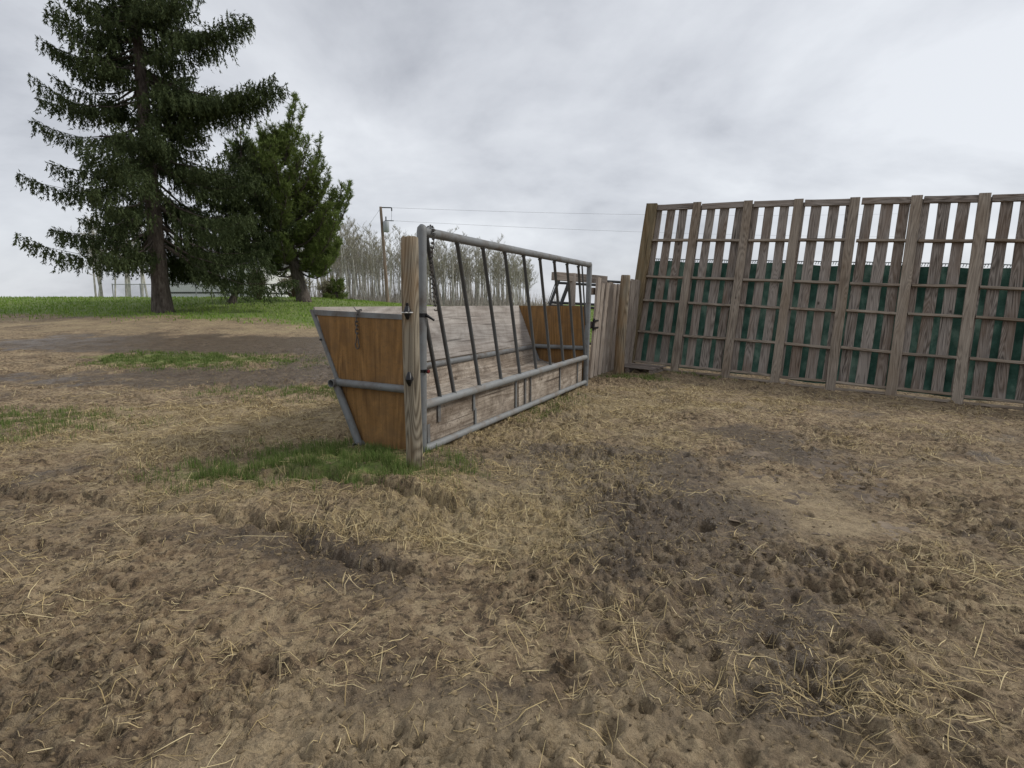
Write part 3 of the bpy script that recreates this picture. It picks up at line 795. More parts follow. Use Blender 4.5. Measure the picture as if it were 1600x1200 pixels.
# ------------------------------------------------------------------ wooden post at the near end of the feeder
pz = h1(-0.80, 4.42)
post = thing('wooden_post', 'weathered round wooden post with black insulators at the near end of the feeder', 'post', (-0.822, 4.44, pz))
o = round_post('post', M_post, post, (-0.004, 0, -0.25), (0.002, 0.02, 1.93 - pz), 0.067, 0.069, wob=0.004, flat=0.012)
def post_insulator(z, wire):
    b = MB()
    b.tube([(0, 0, 0.0), (0, -0.03, 0)], [0.032, 0.028], 12); b.tube([(0, -0.012, -0.055), (0, -0.022, -0.03), (0, -0.035, 0.0), (0, -0.022, 0.03), (0, -0.012, 0.055)], [0.010, 0.020, 0.030, 0.022, 0.012], 12)
    if wire: b.tube([(0, -0.02, 0.055), (0, -0.026, 0.072)], [0.013, 0.010], 10)
    o = b.build('insulator', M_black, post, True, (-0.008, -0.07, z))
    if wire:
        c = MB(); c.tube([(-0.045, -0.028, -0.002), (0, -0.068, -0.002), (0.045, -0.028, -0.002)], 0.0045, 8); c.build('wire_ring', M_white, o, True)
    return o
post_insulator(1.335-pz, True); post_insulator(0.80-pz, False)

# ------------------------------------------------------------------ old board gate beyond the feeder
gu = Vector((0.476, 0.879, 0)).normalized(); gup = Vector((0.075, 0.06, 1)).normalized(); gn = Vector((gu.y, -gu.x, 0))
GB = Vector((1.42, 10.02, 0.02))
gate = thing('board_gate', 'leaning gate of bleached grey vertical boards between the feeder and the round post', 'gate', GB)
for i in range(7):
    p = gu*(0.09 + 0.243*i); zt = 1.80 + random.uniform(-0.03, 0.03) + (0.05 if i == 0 else 0)
    board('board', M_gateb, gate, p + gup*0.02, p + gup*zt, gu, 0.165, 0.045, 0.008)
for z in (0.28, 1.0, 1.62):
    board('rail', M_fence, gate, gup*z - gn*0.07 - gu*0.05, gup*z - gn*0.07 + gu*1.68, (0, 0, 1), 0.13, 0.04)
b = MB(); b.tube([gup*0.95 + gn*0.04 - gu*0.10, gup*0.95 + gn*0.05 + gu*0.12], 0.02, 8); b.tube([gup*1.08 + gn*0.03 - gu*0.08, gup*1.08 + gn*0.05 + gu*0.10], 0.02, 8)
b.tube([gup*0.9 + gn*0.03 - gu*0.06, gup*1.12 + gn*0.03 - gu*0.05], 0.022, 8); b.build('hinge', M_black, gate, True)

z0 = h1(2.14, 10.85)
rp = thing('wooden_post', 'bare round wooden post leaning beside the board gate in the pen corner', 'post', (2.14, 10.83, z0))
round_post('post', M_post, rp, (-0.02, 0, -0.25), (0.085, 0.02, 1.99), 0.105, 0.092)
bf = thing('board_fence', 'narrow piece of grey board fence between the leaning round post and the tall windbreak', 'fence', (2.30, 11.55, 0))
bu = Vector((0.62, 0.78, 0)).normalized()
for i in range(3):
    p = bu*(0.02 + 0.235*i); board('board', M_gateb, bf, p + gup*0.05, p + gup*(1.92 + random.uniform(-.02, .02)), bu, 0.19, 0.04, 0.006)
for z in (0.4, 1.6): board('rail', M_fence, bf, gup*z + Vector((-0.07, 0.07, 0)) - bu*0.1, gup*z + Vector((-0.07, 0.07, 0)) + bu*0.65, (0, 0, 1), 0.12, 0.04)

# ------------------------------------------------------------------ tall windbreak fence
WV = Vector((0.873, -0.485, -0.055)).normalized(); UP = Vector((0.104, 0.155, 0.978)); UP = (UP - WV*UP.dot(WV)).normalized(); NV = WV.cross(UP).normalized()
if NV.y > 0: NV = -NV                         # NV faces the pen
WB = Vector((2.66, 12.06, 0.0))
wind = thing('windbreak_fence', 'tall windbreak fence of spaced grey boards with rails, uprights and green netting behind', 'fence', WB)
HT = 3.63
def wp(s, h, n=0.0): return WV*s + UP*h + NV*n
board('end_post', M_green_post, wind, wp(-0.06, -0.25, 0.03), wp(-0.02, HT+0.015, 0.03), WV, 0.235, 0.20, 0.004)
ups = [0.96, 1.98, 2.90, 3.85, 4.80, 5.75, 6.70, 7.66, 8.60, 9.55]
for s in ups: board('upright', M_upr, wind, wp(s, -0.18, 0.075), wp(s-0.02, HT+0.02, 0.075), WV, 0.165, 0.05, 0.006)
s = 0.11; k = 0
while s < 9.65:
    board('board', M_fence, wind, wp(s, 0.16), wp(s + random.uniform(-.012, .012), HT-0.02), WV, 0.180 + random.uniform(-.016, .014), 0.024, 0.010)
    s += 0.282
for h, th, dp in ((HT-0.055, 0.12, 0.06), (2.84, 0.045, 0.09), (2.03, 0.045, 0.09), (1.50, 0.045, 0.09), (0.80, 0.05, 0.09), (0.15, 0.05, 0.09), (0.035, 0.05, 0.08)):
    e = [0.06] + ups + [9.75]
    for a, c in zip(e[:-1], e[1:]):
        if h < 0 and a < 0.5: continue
        board('rail', M_fence if h > 3 else M_upr, wind, wp(a+0.085 if a > .1 else a, h + random.uniform(-.012, .012), 0.012+dp/2), wp(c-0.085, h + random.uniform(-.012, .012), 0.012+dp/2), UP, th, dp, 0.003, 5)
def net_mat():
    m, n, l, b = new_mat('green_netting')
    tc = n.new('ShaderNodeTexCoord'); v = tc.outputs['Object']
    wv = n.new('ShaderNodeTexWave'); wv.wave_type = 'BANDS'; wv.bands_direction = 'Z'; wv.inputs['Scale'].default_value = 14; wv.inputs['Distortion'].default_value = 2.2; wv.inputs['Detail Scale'].default_value = 0.6
    l.new(v, wv.inputs['Vector'])
    a = noise(n, l, mapping(n, l, v, (1, 1, 0.5)), 2.6, 6, 0.65)
    c = ramp(n, l, a, [(0.36, (0.014, 0.038, 0.030)), (0.5, (0.034, 0.076, 0.061)), (0.64, (0.10, 0.155, 0.130))])
    c = mix(n, l, 0.5, c, ramp(n, l, wv.outputs['Fac'], [(0.2, gray(0.55)), (0.7, gray(1.0))]), 'MULTIPLY')
    l.new(c, b.inputs['Base Color'])
    bump(n, l, b, wv.outputs['Fac'], 0.4, 0.01)
    t = n.new('ShaderNodeBsdfTranslucent'); ms = n.new('ShaderNodeMixShader'); ms.inputs[0].default_value = 0.5
    l.new(c, t.inputs['Color']); l.new(b.outputs[0], ms.inputs[1]); l.new(t.outputs[0], ms.inputs[2])
    l.new(ms.outputs[0], n['Material Output'].inputs['Surface'])
    return m
M_net = net_mat()
V = []; F = []; NS, NH = 200, 50
for i in range(NS+1):
    for j in range(NH+1):
        s = -0.02 + 9.8*i/NS; hh = 0.12 + 2.28*j/NH + 0.012*math.sin(s*3.1)
        d = -0.03 - 0.018*(1+math.sin(s*9.0 + 0.7*math.sin(hh*3))) - 0.008*math.sin(hh*21 + s*4)
        V.append(wp(s, hh + 0.01*math.sin(s*5), d))
for i in range(NS):
    for j in range(NH):
        a = i*(NH+1)+j; F.append((a, a+NH+1, a+NH+2, a+1))
net = obj('windbreak_net', V, F, M_net, wind, True)
b = MB()                                        # open selvedge of the net: a cord held by short threads
pts = [wp(-0.02 + 9.8*i/80, 2.455 + 0.006*math.sin(i*1.7), -0.035) for i in range(81)]
b.tube(pts, 0.009, 5)
s = 0.0
while s < 9.75:
    b.tube([wp(s, 2.40, -0.04), wp(s + 0.012, 2.455, -0.036)], 0.006, 4, caps=False); s += 0.042
b.build('net_edge', M_net, net)

# pallet lying against the foot of the windbreak
pu = WV.copy(); pu.z = 0; pu.normalize(); pn = Vector((-pu.y, pu.x, 0)); pn = -pn if pn.y > 0 else pn
PB = WB + WV*(-0.42) + pn*0.10; PB.z = 0
pal = thing('wooden_pallet', 'old muddy wooden pallet lying at the foot of the windbreak corner', 'pallet', PB)
for i in range(6):
    q = pn*(0.06 + 0.135*i); board('slat', M_fence, pal, q + Vector((0, 0, 0.135)), q + pu*(1.18 + random.uniform(-.06, .04)) + Vector((0, 0, 0.075)), pn, 0.11, 0.022, 0.006)
for t in (0.05, 0.6, 1.10):
    q = pu*t; board('bearer', M_fence, pal, q + Vector((0, 0, 0.068-0.05*t)), q + pn*0.80 + Vector((0, 0, 0.068-0.05*t)), pu, 0.09, 0.10, 0.004)

# half-buried plywood sheet in the mud on the right
sh_c = Vector((2.34, 4.05, 0)); sa = math.atan2(0.9, 0.43)
def sheet_mat():
    m, n, l, b = new_mat('muddy_plywood')
    tc = n.new('ShaderNodeTexCoord'); v = tc.outputs['Object']
    fib = noise(n, l, mapping(n, l, v, (9, 1, 1)), 7, 5, 0.65)
    c = ramp(n, l, fib, [(0.3, (0.22, 0.16, 0.105)), (0.7, (0.46, 0.37, 0.26))])
    mud = ramp(n, l, noise(n, l, v, 9, 5, 0.65), [(0.35, (0.08, 0.062, 0.048)), (0.7, (0.20, 0.155, 0.11))])
    f = ramp(n, l, noise(n, l, v, 2.1, 6, 0.62, 0.4), [(0.32, gray(0.25)), (0.50, gray(1))])
    l.new(mix(n, l, f, c, mud), b.inputs['Base Color'])
    l.new(ramp(n, l, f, [(0, gray(0.45)), (1, gray(0.85))]), b.inputs['Roughness'])
    bump(n, l, b, math_n(n, l, 'ADD', fib, f), 0.5, 0.01)
    return m
V = []; F = []; NA, NB = 60, 34
for i in range(NA+1):
    for j in range(NB+1):
        a = -0.95 + 1.9*i/NA; c = -0.55 + 1.1*j/NB
        wx, wy = sh_c.x + a*math.cos(sa) - c*math.sin(sa), sh_c.y + a*math.sin(sa) + c*math.cos(sa)
        V.append((a, c, hb(wx, wy)))
xy = np.array([(sh_c.x + v[0]*math.cos(sa) - v[1]*math.sin(sa), sh_c.y + v[0]*math.sin(sa) + v[1]*math.cos(sa)) for v in V])
lift = -0.006 + 0.8*0.03*fbm(xy[:, 0], xy[:, 1], 1.1, 3) + 0.012*fbm(xy[:, 0], xy[:, 1], 3.1, 2)
V = [(v[0], v[1], v[2] + float(k)) for v, k in zip(V, lift)]
nt = len(V); V += [(v[0], v[1], v[2]-0.02) for v in V]
for i in range(NA):
    for j in range(NB):
        a = i*(NB+1)+j; F.append((a, a+NB+1, a+NB+2, a+1))
        F.append((nt+a+1, nt+a+NB+2, nt+a+NB+1, nt+a))
o = obj('plywood_sheet', V, F, sheet_mat(), None, True); o.location = sh_c; o.rotation_euler = (0, 0, sa)
tag(o, 'pale plywood sheet half sunk in the mud of the pen', 'plywood')

# ------------------------------------------------------------------ timber frame and pipe gate behind the feeder
tz = hb(1.3, 12.0)
tf = thing('timber_frame', 'grey timber post carrying a heavy cross beam behind the far end of the feeder', 'frame', (1.31, 12.0, tz))
round_post('post', M_gateb, tf, (0, 0, -0.2), (0.0, 0, 2.06 - tz), 0.075, 0.072)
board('beam', M_gateb, tf, (-0.43, -0.28, 1.99 - tz), (0.80, 0.52, 1.93 - tz), (0, 0, 1), 0.17, 0.14, 0.006)
gz = hb(1.2, 13.2)
pg = thing('pipe_gate', 'black pipe gate with leaning uprights behind the timber post', 'gate', (1.14, 13.2, gz))
def gp(name, a, c, r=0.036):
    b = MB(); b.tube([a, c], r, 10); return b.build(name, M_dark, pg, True)
lean = Vector((-0.36, 0, -1))
T0 = Vector((0.0, 0, 2.02 - gz)); 
gp('upright', T0, T0 + lean*(2.02 - gz + .02)); T1 = Vector((0.28, 0.05, 2.06 - gz)); gp('upright', T1, T1 + lean*(2.06 - gz + .02), 0.045)
T2 = Vector((2.0, 0.3, 1.98 - gz)); gp('upright', T2, T2 + lean*(1.98 - gz + .02))
for h in (2.0, 1.90, 1.44, 1.36, 0.9, 0.5):
    d = lean*(2.02 - h); 
    if h - gz < 0.05: continue
    gp('rail', T0 + d, T2 + d - Vector((0, 0, 0.06)), 0.032)
b = MB(); b.tube([(-0.02, -0.02, 2.14 - gz), (-0.28, -0.02, 1.40 - gz)], 0.012, 6); b.build('rod', M_dark, pg, True)

# ------------------------------------------------------------------ utility pole, wires, guy
PX, PY = -10.2, 45.0; PZ = hb(PX, PY)
up = thing('utility_pole', 'brown wooden utility pole with a grey transformer in front of the bare aspens', 'utility pole', (PX, PY, PZ))
M_pole = wood_mat('utility_pole_wood', (0.085, 0.062, 0.048), (0.19, 0.145, 0.112), (0.30, 0.24, 0.19), ring=3, fine=14, stain=(0.28, 0.15, 0.10), stain_amt=0.4)
ptop = Vector((-0.28, 0, 9.08 - PZ))
round_post('pole', M_pole, up, (0.04, 0, -0.3), ptop, 0.155, 0.105, sides=16)
arm_end = ptop + Vector((0.85, 0.1, -0.06))
b = MB(); b.tube([ptop + Vector((0.05, 0, -0.06)), arm_end], 0.045, 8); b.build('crossarm', M_dark, up, True)
b = MB(); b.tube([arm_end, arm_end - Vector((0, 0, 0.26))], 0.05, 8); b.build('insulator', M_dark, up, True)
b = MB(); tc_ = ptop + Vector((0.40, -0.05, -1.55)); b.tube([tc_ - Vector((0, 0, 0.42)), tc_ - Vector((0, 0, 0.38)), tc_ + Vector((0, 0, 0.36)), tc_ + Vector((0, 0, 0.42))], [0.2, 0.24, 0.24, 0.19], 16)
tr = b.build('transformer', plain('transformer_grey', (0.36, 0.38, 0.40), 0.45, 0.1), up, True)
b = MB(); b.tube([tc_ + Vector((0.0, 0, 0.40)), tc_ + Vector((0.0, 0, 0.78))], 0.05, 8); b.tube([tc_ + Vector((-.1, 0, 0.47)), tc_ + Vector((0.60, 0.1, 0.47))], 0.035, 8); b.build('bushing', M_dark, tr, True)
b = MB(); b.tube([arm_end - Vector((0, 0, 0.2)), arm_end - Vector((0.05, 0, 1.05)), tc_ + Vector((0.5, 0, 0.47))], 0.012, 5); b.build('jumper_wire', M_wire, up)
base = Vector((PX, PY, PZ))
def wire(label, a, c, sag, r=0.008, name='power_line'):
    b = MB(); P = []
    for i in range(25):
        t = i/24; P.append(Vector(a).lerp(Vector(c), t) - Vector((0, 0, sag*4*t*(1-t))))
    b.tube([p - Vector(a) for p in P], r, 5); o = b.build(name, M_wire, None, True, a); return tag(o, label, 'wire')
wire('thin upper power line running right from the pole crossarm', base + arm_end, (40, 58, 10.6), 0.35)
wire('thin lower power line running right from the transformer bracket', base + tc_ + Vector((0.6, 0.1, 0.47)), (40, 58, 8.3), 0.30)
wire('taut guy wire slanting from the pole top down into the trees on its left', base + ptop - Vector((0, 0, 0.1)), (PX-7.5, PY+4.5, hb(PX-7.5, PY+4.5)), 0.0, 0.009, 'guy_wire')

# ------------------------------------------------------------------ conifers
def needle_mesh(segs, per, nl, nw, spread, up=0.0):
    """segs (M,2,3) twigs -> separate needle-spray triangles"""
    M = len(segs); a, c = segs[:, 0], segs[:, 1]; d = c - a; L = np.linalg.norm(d, axis=1, keepdims=True); d = d/np.maximum(L, 1e-6)
    a = np.repeat(a, per, 0); d = np.repeat(d, per, 0); Lr = np.repeat(L, per, 0)
    n = len(a); t = rng.random((n, 1)); p = a + d*Lr*t
    rv = rng.normal(size=(n, 3)); rv -= d*(rv*d).sum(1, keepdims=True); rv /= np.linalg.norm(rv, axis=1, keepdims=True)
    nd = d*(1-spread) + rv*spread; nd[:, 2] += up; nd /= np.linalg.norm(nd, axis=1, keepdims=True)
    s2 = np.cross(nd, rng.normal(size=(n, 3))); s2 /= np.linalg.norm(s2, axis=1, keepdims=True)
    ln = nl*rng.uniform(0.6, 1.3, (n, 1)); w = nw*rng.uniform(0.7, 1.3, (n, 1))
    V = np.stack([p - s2*w*0.5, p + s2*w*0.5, p + nd*ln], 1).reshape(-1, 3)
    return V, np.arange(3*n).reshape(n, 3)

def spruce_tree(label, loc, H, R, zlow, m, lean=(0, 0), extra=(), seed=1, per=13, dens=1.0, curve=0.0, gap=None):
    r = random.Random(seed)
    root = thing('spruce_tree', label, 'tree', loc)
    def ax(z):
        t = z/H; return Vector((lean[0]*t + curve*math.sin(min(1, t*2.2)*math.pi)*0.0 + curve*(1-math.exp(-t*7)), lean[1]*t, z))
    tb = MB(); K = 18
    tb.tube([ax(H*i/K) - Vector((0, 0, 0.15 if i == 0 else 0)) for i in range(K+1)], [0.02 + (0.016*H)*(1-i/K)**0.9 + (0.10 if i == 0 else 0) for i in range(K+1)], 10)
    tb.build('trunk', M_bark, root, True)
    bb = MB(); segs = []
    z = zlow; specs = []
    while z < H - 0.3:
        f = (H - z)/(H - zlow); L0 = R*(f**0.80)
        nb = 5 if f > .2 else 4
        for k in range(nb):
            zz, aa, LL = z + r.uniform(-.15, .15), r.uniform(0, 6.283), L0*r.choice((0.55, 0.75, 0.9, 1.0, 1.08))*r.uniform(0.85, 1.1)
            if gap and gap[0] < zz < gap[1] and math.cos(aa) > 0.1: LL = min(LL, gap[2])
            specs.append((zz, aa, LL))
        z += 0.30/dens * (0.6 + 0.6*f)
    specs += list(extra)
    for (z, a, L) in specs:
        o = ax(max(0.2, min(z, H-0.05))); dirv = Vector((math.cos(a), math.sin(a), 0)); sidev = Vector((-dirv.y, dirv.x, 0))
        f = z/H; drop = 0.28*(1-f) - 0.12*f; rise = r.uniform(0.02, 0.13)
        pt = lambda t: o + dirv*(L*t) + Vector((0, 0, L*(-drop*1.7*t + rise*1.6*t**3 - 0.12*math.sin(t*3.1))))
        bb.tube([pt(t) for t in (0, .3, .6, .85, 1)], [0.012+0.010*L, 0.010+0.006*L, .010, .007, .003], 5, caps=False)
        n = max(4, int(L*9*dens))
        for i in range(n):
            t = 0.18 + 0.82*(i + r.random())/n; p = pt(t); q = pt(min(1, t+.05)) - pt(t-.05); q.normalize()
            sg = 1 if i % 2 else -1
            l2 = L*(1.12 - t)*0.50*r.uniform(0.6, 1.1) + 0.10
            tip = p + (sidev*sg*r.uniform(0.6, 1.0) + q*0.75 + Vector((0, 0, -0.18)))*l2*0.75
            segs.append((p, tip))
            for _ in range(2 + int(l2*3)):                     # hanging sprays
                u = r.random(); h0 = p.lerp(tip, u); hl = r.uniform(0.16, 0.52)*min(1, .35+L*0.25)
                segs.append((h0, h0 + Vector((r.uniform(-.3, .3), r.uniform(-.3, .3), -1)) * hl + q*0.15*hl))
        segs.append((pt(0.85), pt(1.0) + Vector((0, 0, 0.08))))
        segs.append((pt(0.25), pt(0.9)))
    bb.build('limbs', M_bark, root, True)
    V, F = needle_mesh(np.array([(tuple(a), tuple(c)) for a, c in segs]), per, 0.115, 0.042, 0.42)
    np_obj('crown', V, F, m, root)
    return root

def bark_mat():
    m, n, l, b = new_mat('conifer_bark')
    v, rnd, raw = local_vec(n, l)
    a = noise(n, l, mapping(n, l, v, (1, 1, 0.25)), 14, 6, 0.7)
    l.new(ramp(n, l, a, [(0.3, (0.035, 0.028, 0.024)), (0.5, (0.10, 0.082, 0.070)), (0.75, (0.20, 0.175, 0.15))]), b.inputs['Base Color'])
    bump(n, l, b, a, 1.0, 0.05)
    return m
M_bark = bark_mat()
M_spruce = island_mat('spruce_needles', [(0.0, (0.020, 0.032, 0.014)), (0.45, (0.055, 0.076, 0.030)), (0.8, (0.10, 0.128, 0.050)), (1.0, (0.16, 0.18, 0.085))], noise_amt=0.55, noise_scale=0.9, trans=0.2)
M_pine = island_mat('pine_needles', [(0.0, (0.055, 0.080, 0.022)), (0.45, (0.140, 0.190, 0.052)), (0.8, (0.235, 0.295, 0.090)), (1.0, (0.32, 0.36, 0.15))], noise_amt=0.5, noise_scale=1.0, trans=0.4)

SX, SY = -14.0, 22.0; SZ = hb(SX, SY)
spruce_tree('tall dark spruce with drooping boughs at the left edge of the lawn', (SX, SY, SZ), 19.5, 4.4, 2.9, M_spruce, seed=4, gap=(6.9, 8.6, 2.3),
            extra=[(8.95, 0.02, 5.3), (8.75, -0.10, 5.0), (9.1, 0.12, 4.9), (8.8, 0.2, 4.6), (8.7, -0.2, 4.6), (9.0, -0.05, 5.1), (10.9, 0.05, 4.2), (10.7, -0.15, 4.0), (11.1, 0.2, 3.9), (10.8, 0.0, 4.1)])
LX, LY = -13.35, 26.0; LZ = hb(LX, LY)
spruce_tree('dark spruce with a curved leaning grey trunk between the tall spruce and the pine', (LX, LY, LZ), 7.6, 2.4, 2.8, M_spruce, lean=(0.2, 0), seed=9, curve=0.85, dens=1.2)
XX, XY = -10.45, 33.0
spruce_tree('low young spruce growing under the right side of the pine', (XX, XY, hb(XX, XY)), 1.5, 0.95, 0.15, M_pine, seed=21, dens=1.6, per=9)

def pine_tree(label, loc, H, seed=3):
    r = random.Random(seed)
    root = thing('pine_tree', label, 'tree', loc)
    def ax(z):
        t = z/H; return Vector((-1.35*t - 0.2*math.sin(t*3), 0.2*t, z))
    tb = MB(); K = 16
    tb.tube([ax(H*i/K) - Vector((0, 0, 0.2 if i == 0 else 0)) for i in range(K+1)], [0.30*(1-i/K)**0.8 + 0.025 + (0.09 if i == 0 else 0) for i in range(K+1)], 12)
    tb.build('trunk', M_bark, root, True)
    bb = MB(); segs = []
    def tuft(p, q, n=3):
        segs.append((p, q))
    def limb(o, a, L, rise, rad):
        d = Vector((math.cos(a), math.sin(a), 0)); sd = Vector((-d.y, d.x, 0)); ph = r.uniform(0, 6)
        pt = lambda t: o + d*(L*t*(1-0.15*t)) + sd*(0.10*L*math.sin(ph + 3*t)) + Vector((0, 0, L*(rise*t + 0.36*t*t*t - 0.10*math.sin(t*3.1))))
        bb.tube([pt(t) for t in (0, .25, .5, .75, 1)], [rad, rad*.8, rad*.6, rad*.4, rad*.2], 6, caps=False)
        n = max(7, int(L*12))
        for i in range(n):
            t = 0.18 + 0.82*(i + r.random())/n; p = pt(t); q = (pt(min(1, t+.06)) - pt(t-.06)).normalized(); sg = 1 if i % 2 else -1
            l2 = (0.28 + 0.26*L*(1.05-t))*r.uniform(0.6, 1.2)
            v = (sd*sg*r.uniform(.4, 1.0) + q*0.8 + Vector((0, 0, r.uniform(0.05, 0.75))))
            tip = p + v*l2
            bb.tube([p, tip], [0.012, 0.006], 3, caps=False)
            segs.append((p.lerp(tip, 0.25), tip))
            for _ in range(4):
                u = r.uniform(0.3, 1); h0 = p.lerp(tip, u)
                segs.append((h0, h0 + Vector((r.uniform(-.6, .6), r.uniform(-.6, .6), r.uniform(.25, 1.0)))*r.uniform(.16, .32)))
        e = pt(1); segs.append((pt(.8), e)); segs.append((e, e + Vector((0, 0, .35)) + d*.1))
    z = 1.75
    while z < H-0.15:
        f = z/H
        prof = np.interp(f, [0.1, 0.22, 0.35, 0.5, 0.65, 0.8, 0.92, 1.0], [2.0, 2.6, 3.0, 2.9, 2.3, 1.6, 0.9, 0.35])
        for k in range(3 if f < .85 else 4):
            a = r.uniform(0, 6.283); L = prof*r.uniform(0.5, 1.12)
            limb(ax(z + r.uniform(-.1, .1)), a, L, np.interp(f, [0, .25, .6, 1], [-0.28, 0.0, 0.32, 0.8]), 0.018 + 0.016*L)
        z += 0.25
    for (z, a, L, rise) in ((2.9, 0.0, 3.8, 0.22), (2.3, -0.3, 3.4, 0.12), (3.3, 0.2, 3.7, .3), (3.1, -0.15, 3.6, .26), (2.7, -0.55, 3.0, .2), (3.8, -0.15, 2.8, .42), (4.8, 0.25, 2.3, .6), (5.3, -0.3, 2.0, .75), (2.0, 0.2, 2.7, -.05), (4.4, 0.05, 2.6, .5), (6.9, -.2, 1.6, 1.3), (4.2, -.5, 2.7, .8), (3.2, 2.9, 2.4, .6), (1.7, 0.1, 2.4, -0.12), (1.5, -0.25, 2.3, -0.2), (6.4, 0.1, 1.9, 1.1), (7.2, 0.4, 1.4, 1.5), (4.6, -0.1, 2.6, .8), (1.35, 3.0, 1.9, 0.0)):
        limb(ax(z), a, L, rise, 0.05)
    segs.append((ax(H-.4), ax(H) + Vector((0, 0, .25))))
    bb.build('limbs', M_bark, root, True)
    V, F = needle_mesh(np.array([(tuple(a), tuple(c)) for a, c in segs]), 12, 0.17, 0.032, 0.55, 0.12)
    np_obj('crown', V, F, M_pine, root)
    return root
QX, QY = -10.55, 28.0
pine_tree('bushy green pine with upswept branches and a bare dark trunk on the lawn', (QX, QY, hb(QX, QY)), 7.9)

# ------------------------------------------------------------------ bare aspens and brush
def aspen_bark():
    m, n, l, b = new_mat('aspen_bark')
    v, rnd, raw = local_vec(n, l)
    a = noise(n, l, mapping(n, l, v, (1, 1, 0.6)), 3.0, 5, 0.7)
    c = ramp(n, l, math_n(n, l, 'ADD', a, math_n(n, l, 'MULTIPLY', rnd, 0.18)), [(0.36, (0.085, 0.077, 0.066)), (0.54, (0.32, 0.305, 0.27)), (0.74, (0.60, 0.58, 0.53))])
    l.new(c, b.inputs['Base Color'])
    return m
M_aspen = aspen_bark()
M_twig = island_mat('aspen_twigs', [(0.0, (0.11, 0.097, 0.080)), (0.5, (0.27, 0.245, 0.205)), (1.0, (0.46, 0.43, 0.36))], noise_amt=0.3)
M_bud = island_mat('aspen_buds', [(0.0, (0.26, 0.25, 0.16)), (0.6, (0.42, 0.41, 0.27)), (1.0, (0.55, 0.53, 0.38))], noise_amt=0.3)
def aspen(H, seed, dense):
    r = random.Random(seed); root = bpy.data.objects.new('aspen_tree', None); COL.objects.link(root)
    tb = MB(); cr = MB(); lx, ly, ph = r.uniform(-.5, .5), r.uniform(-.3, .3), r.uniform(0, 6)
    ax = lambda z: Vector((lx*(z/H) + 0.06*math.sin(ph + z*0.8), ly*(z/H) + 0.05*math.cos(ph + z*.7), z))
    r0 = 0.045 + 0.006*H*r.uniform(.7, 1.25)
    tb.tube([ax(H*i/12) - Vector((0, 0, .2 if i == 0 else 0)) for i in range(13)], [r0*(1-i/12)**0.75 + 0.008 for i in range(13)], 7)
    tw = []
    def grow(p, d, L, rad, lev):
        pts = [p]; q = p.copy(); dd = d.copy()
        for i in range(4):
            dd = (dd + Vector((r.uniform(-.2, .2), r.uniform(-.2, .2), r.uniform(-.02, .22)))).normalized(); q = q + dd*L/4; pts.append(q.copy())
        cr.tube(pts, [rad*(1-.85*i/4) + 0.0025 for i in range(5)], 4 if lev == 0 else 3, caps=False)
        if lev < 2:
            for k in range(5 if lev == 0 else 4):
                t = r.uniform(.25, 1); b_ = pts[int(t*3.99)]
                nd = (dd + Vector((r.uniform(-1, 1), r.uniform(-1, 1), r.uniform(-.2, .9)))).normalized()
                grow(b_.lerp(pts[min(4, int(t*3.99)+1)], .5), nd, L*r.uniform(.4, .65), rad*.55, lev+1)
        else: tw.append((pts[1], pts[-1]))
    z = H*0.42*r.uniform(.8, 1.1)
    while z < H*0.97:
        f = z/H; a = r.uniform(0, 6.283); L = H*0.19*(1.25-f)*r.uniform(.6, 1.25)+.35
        grow(ax(z), Vector((math.cos(a), math.sin(a), r.uniform(.35, 1.0))).normalized(), L, 0.009+.009*L, 0)
        z += H*0.036/dense
    for _ in range(4):                                        # dead snags low on the stem
        z = r.uniform(.38, .46)*H; a = r.uniform(0, 6.283); grow(ax(z), Vector((math.cos(a), math.sin(a), .1)).normalized(), r.uniform(.4, .9), .012, 1)
    tb.build('trunk', M_aspen, root, True); o = cr.build('branches', M_twig, root)
    V, F = needle_mesh(np.array([(tuple(a), tuple(c)) for a, c in tw]), 4, 0.065, 0.026, 0.6)
    np_obj('buds', V, F, M_bud, root)
    return root
def copy_tree(o, parent=None):
    c = o.copy(); COL.objects.link(c)
    if parent: c.parent = parent
    for ch in list(o.children): copy_tree(ch, c)
    return c
protos = [aspen(h, s, d) for h, s, d in ((7.9, 31, 1.0), (7.2, 32, .8), (8.3, 33, .9), (6.6, 34, 1.1), (7.6, 35, .7), (6.9, 36, 1.0))]
used = [False]*6
ra = random.Random(77)
spots = []
tries = 0
while len(spots) < 215 and tries < 9000:
    tries += 1
    y = ra.uniform(50, 68); px = ra.uniform(505, 828) if ra.random() < .86 else ra.uniform(150, 505)
    x = (px - 800)/850*y*1.005
    if all((x-a)**2 + ((y-b_)*.6)**2 > 0.36 for a, b_ in spots): spots.append((x, y))
spots.sort()
for i, (x, y) in enumerate(spots):
    k = ra.randrange(6)
    if used[k]: o = copy_tree(protos[k])
    else: o = protos[k]; used[k] = True
    px = 800 + 850*x/y
    sc = np.interp(px, [450, 540, 600, 660, 760, 815, 840], [1.10, 1.04, .94, .86, .84, .72, .62])*ra.uniform(.80, 1.06)
    o.location = (x, y, hb(x, y)); o.rotation_euler = (ra.uniform(-.04, .04), ra.uniform(-.05, .05), ra.uniform(0, 6.28)); o.scale = (sc*1.05, sc*1.05, sc)
    tag(o, 'bare grey aspen in the leafless wood behind the feeder', 'tree', 'bare aspens in the wood behind the feeder')
for k in range(6):
    if not used[k]:
        for ch in list(protos[k].children): bpy.data.objects.remove(ch)
        bpy.data.objects.remove(protos[k])

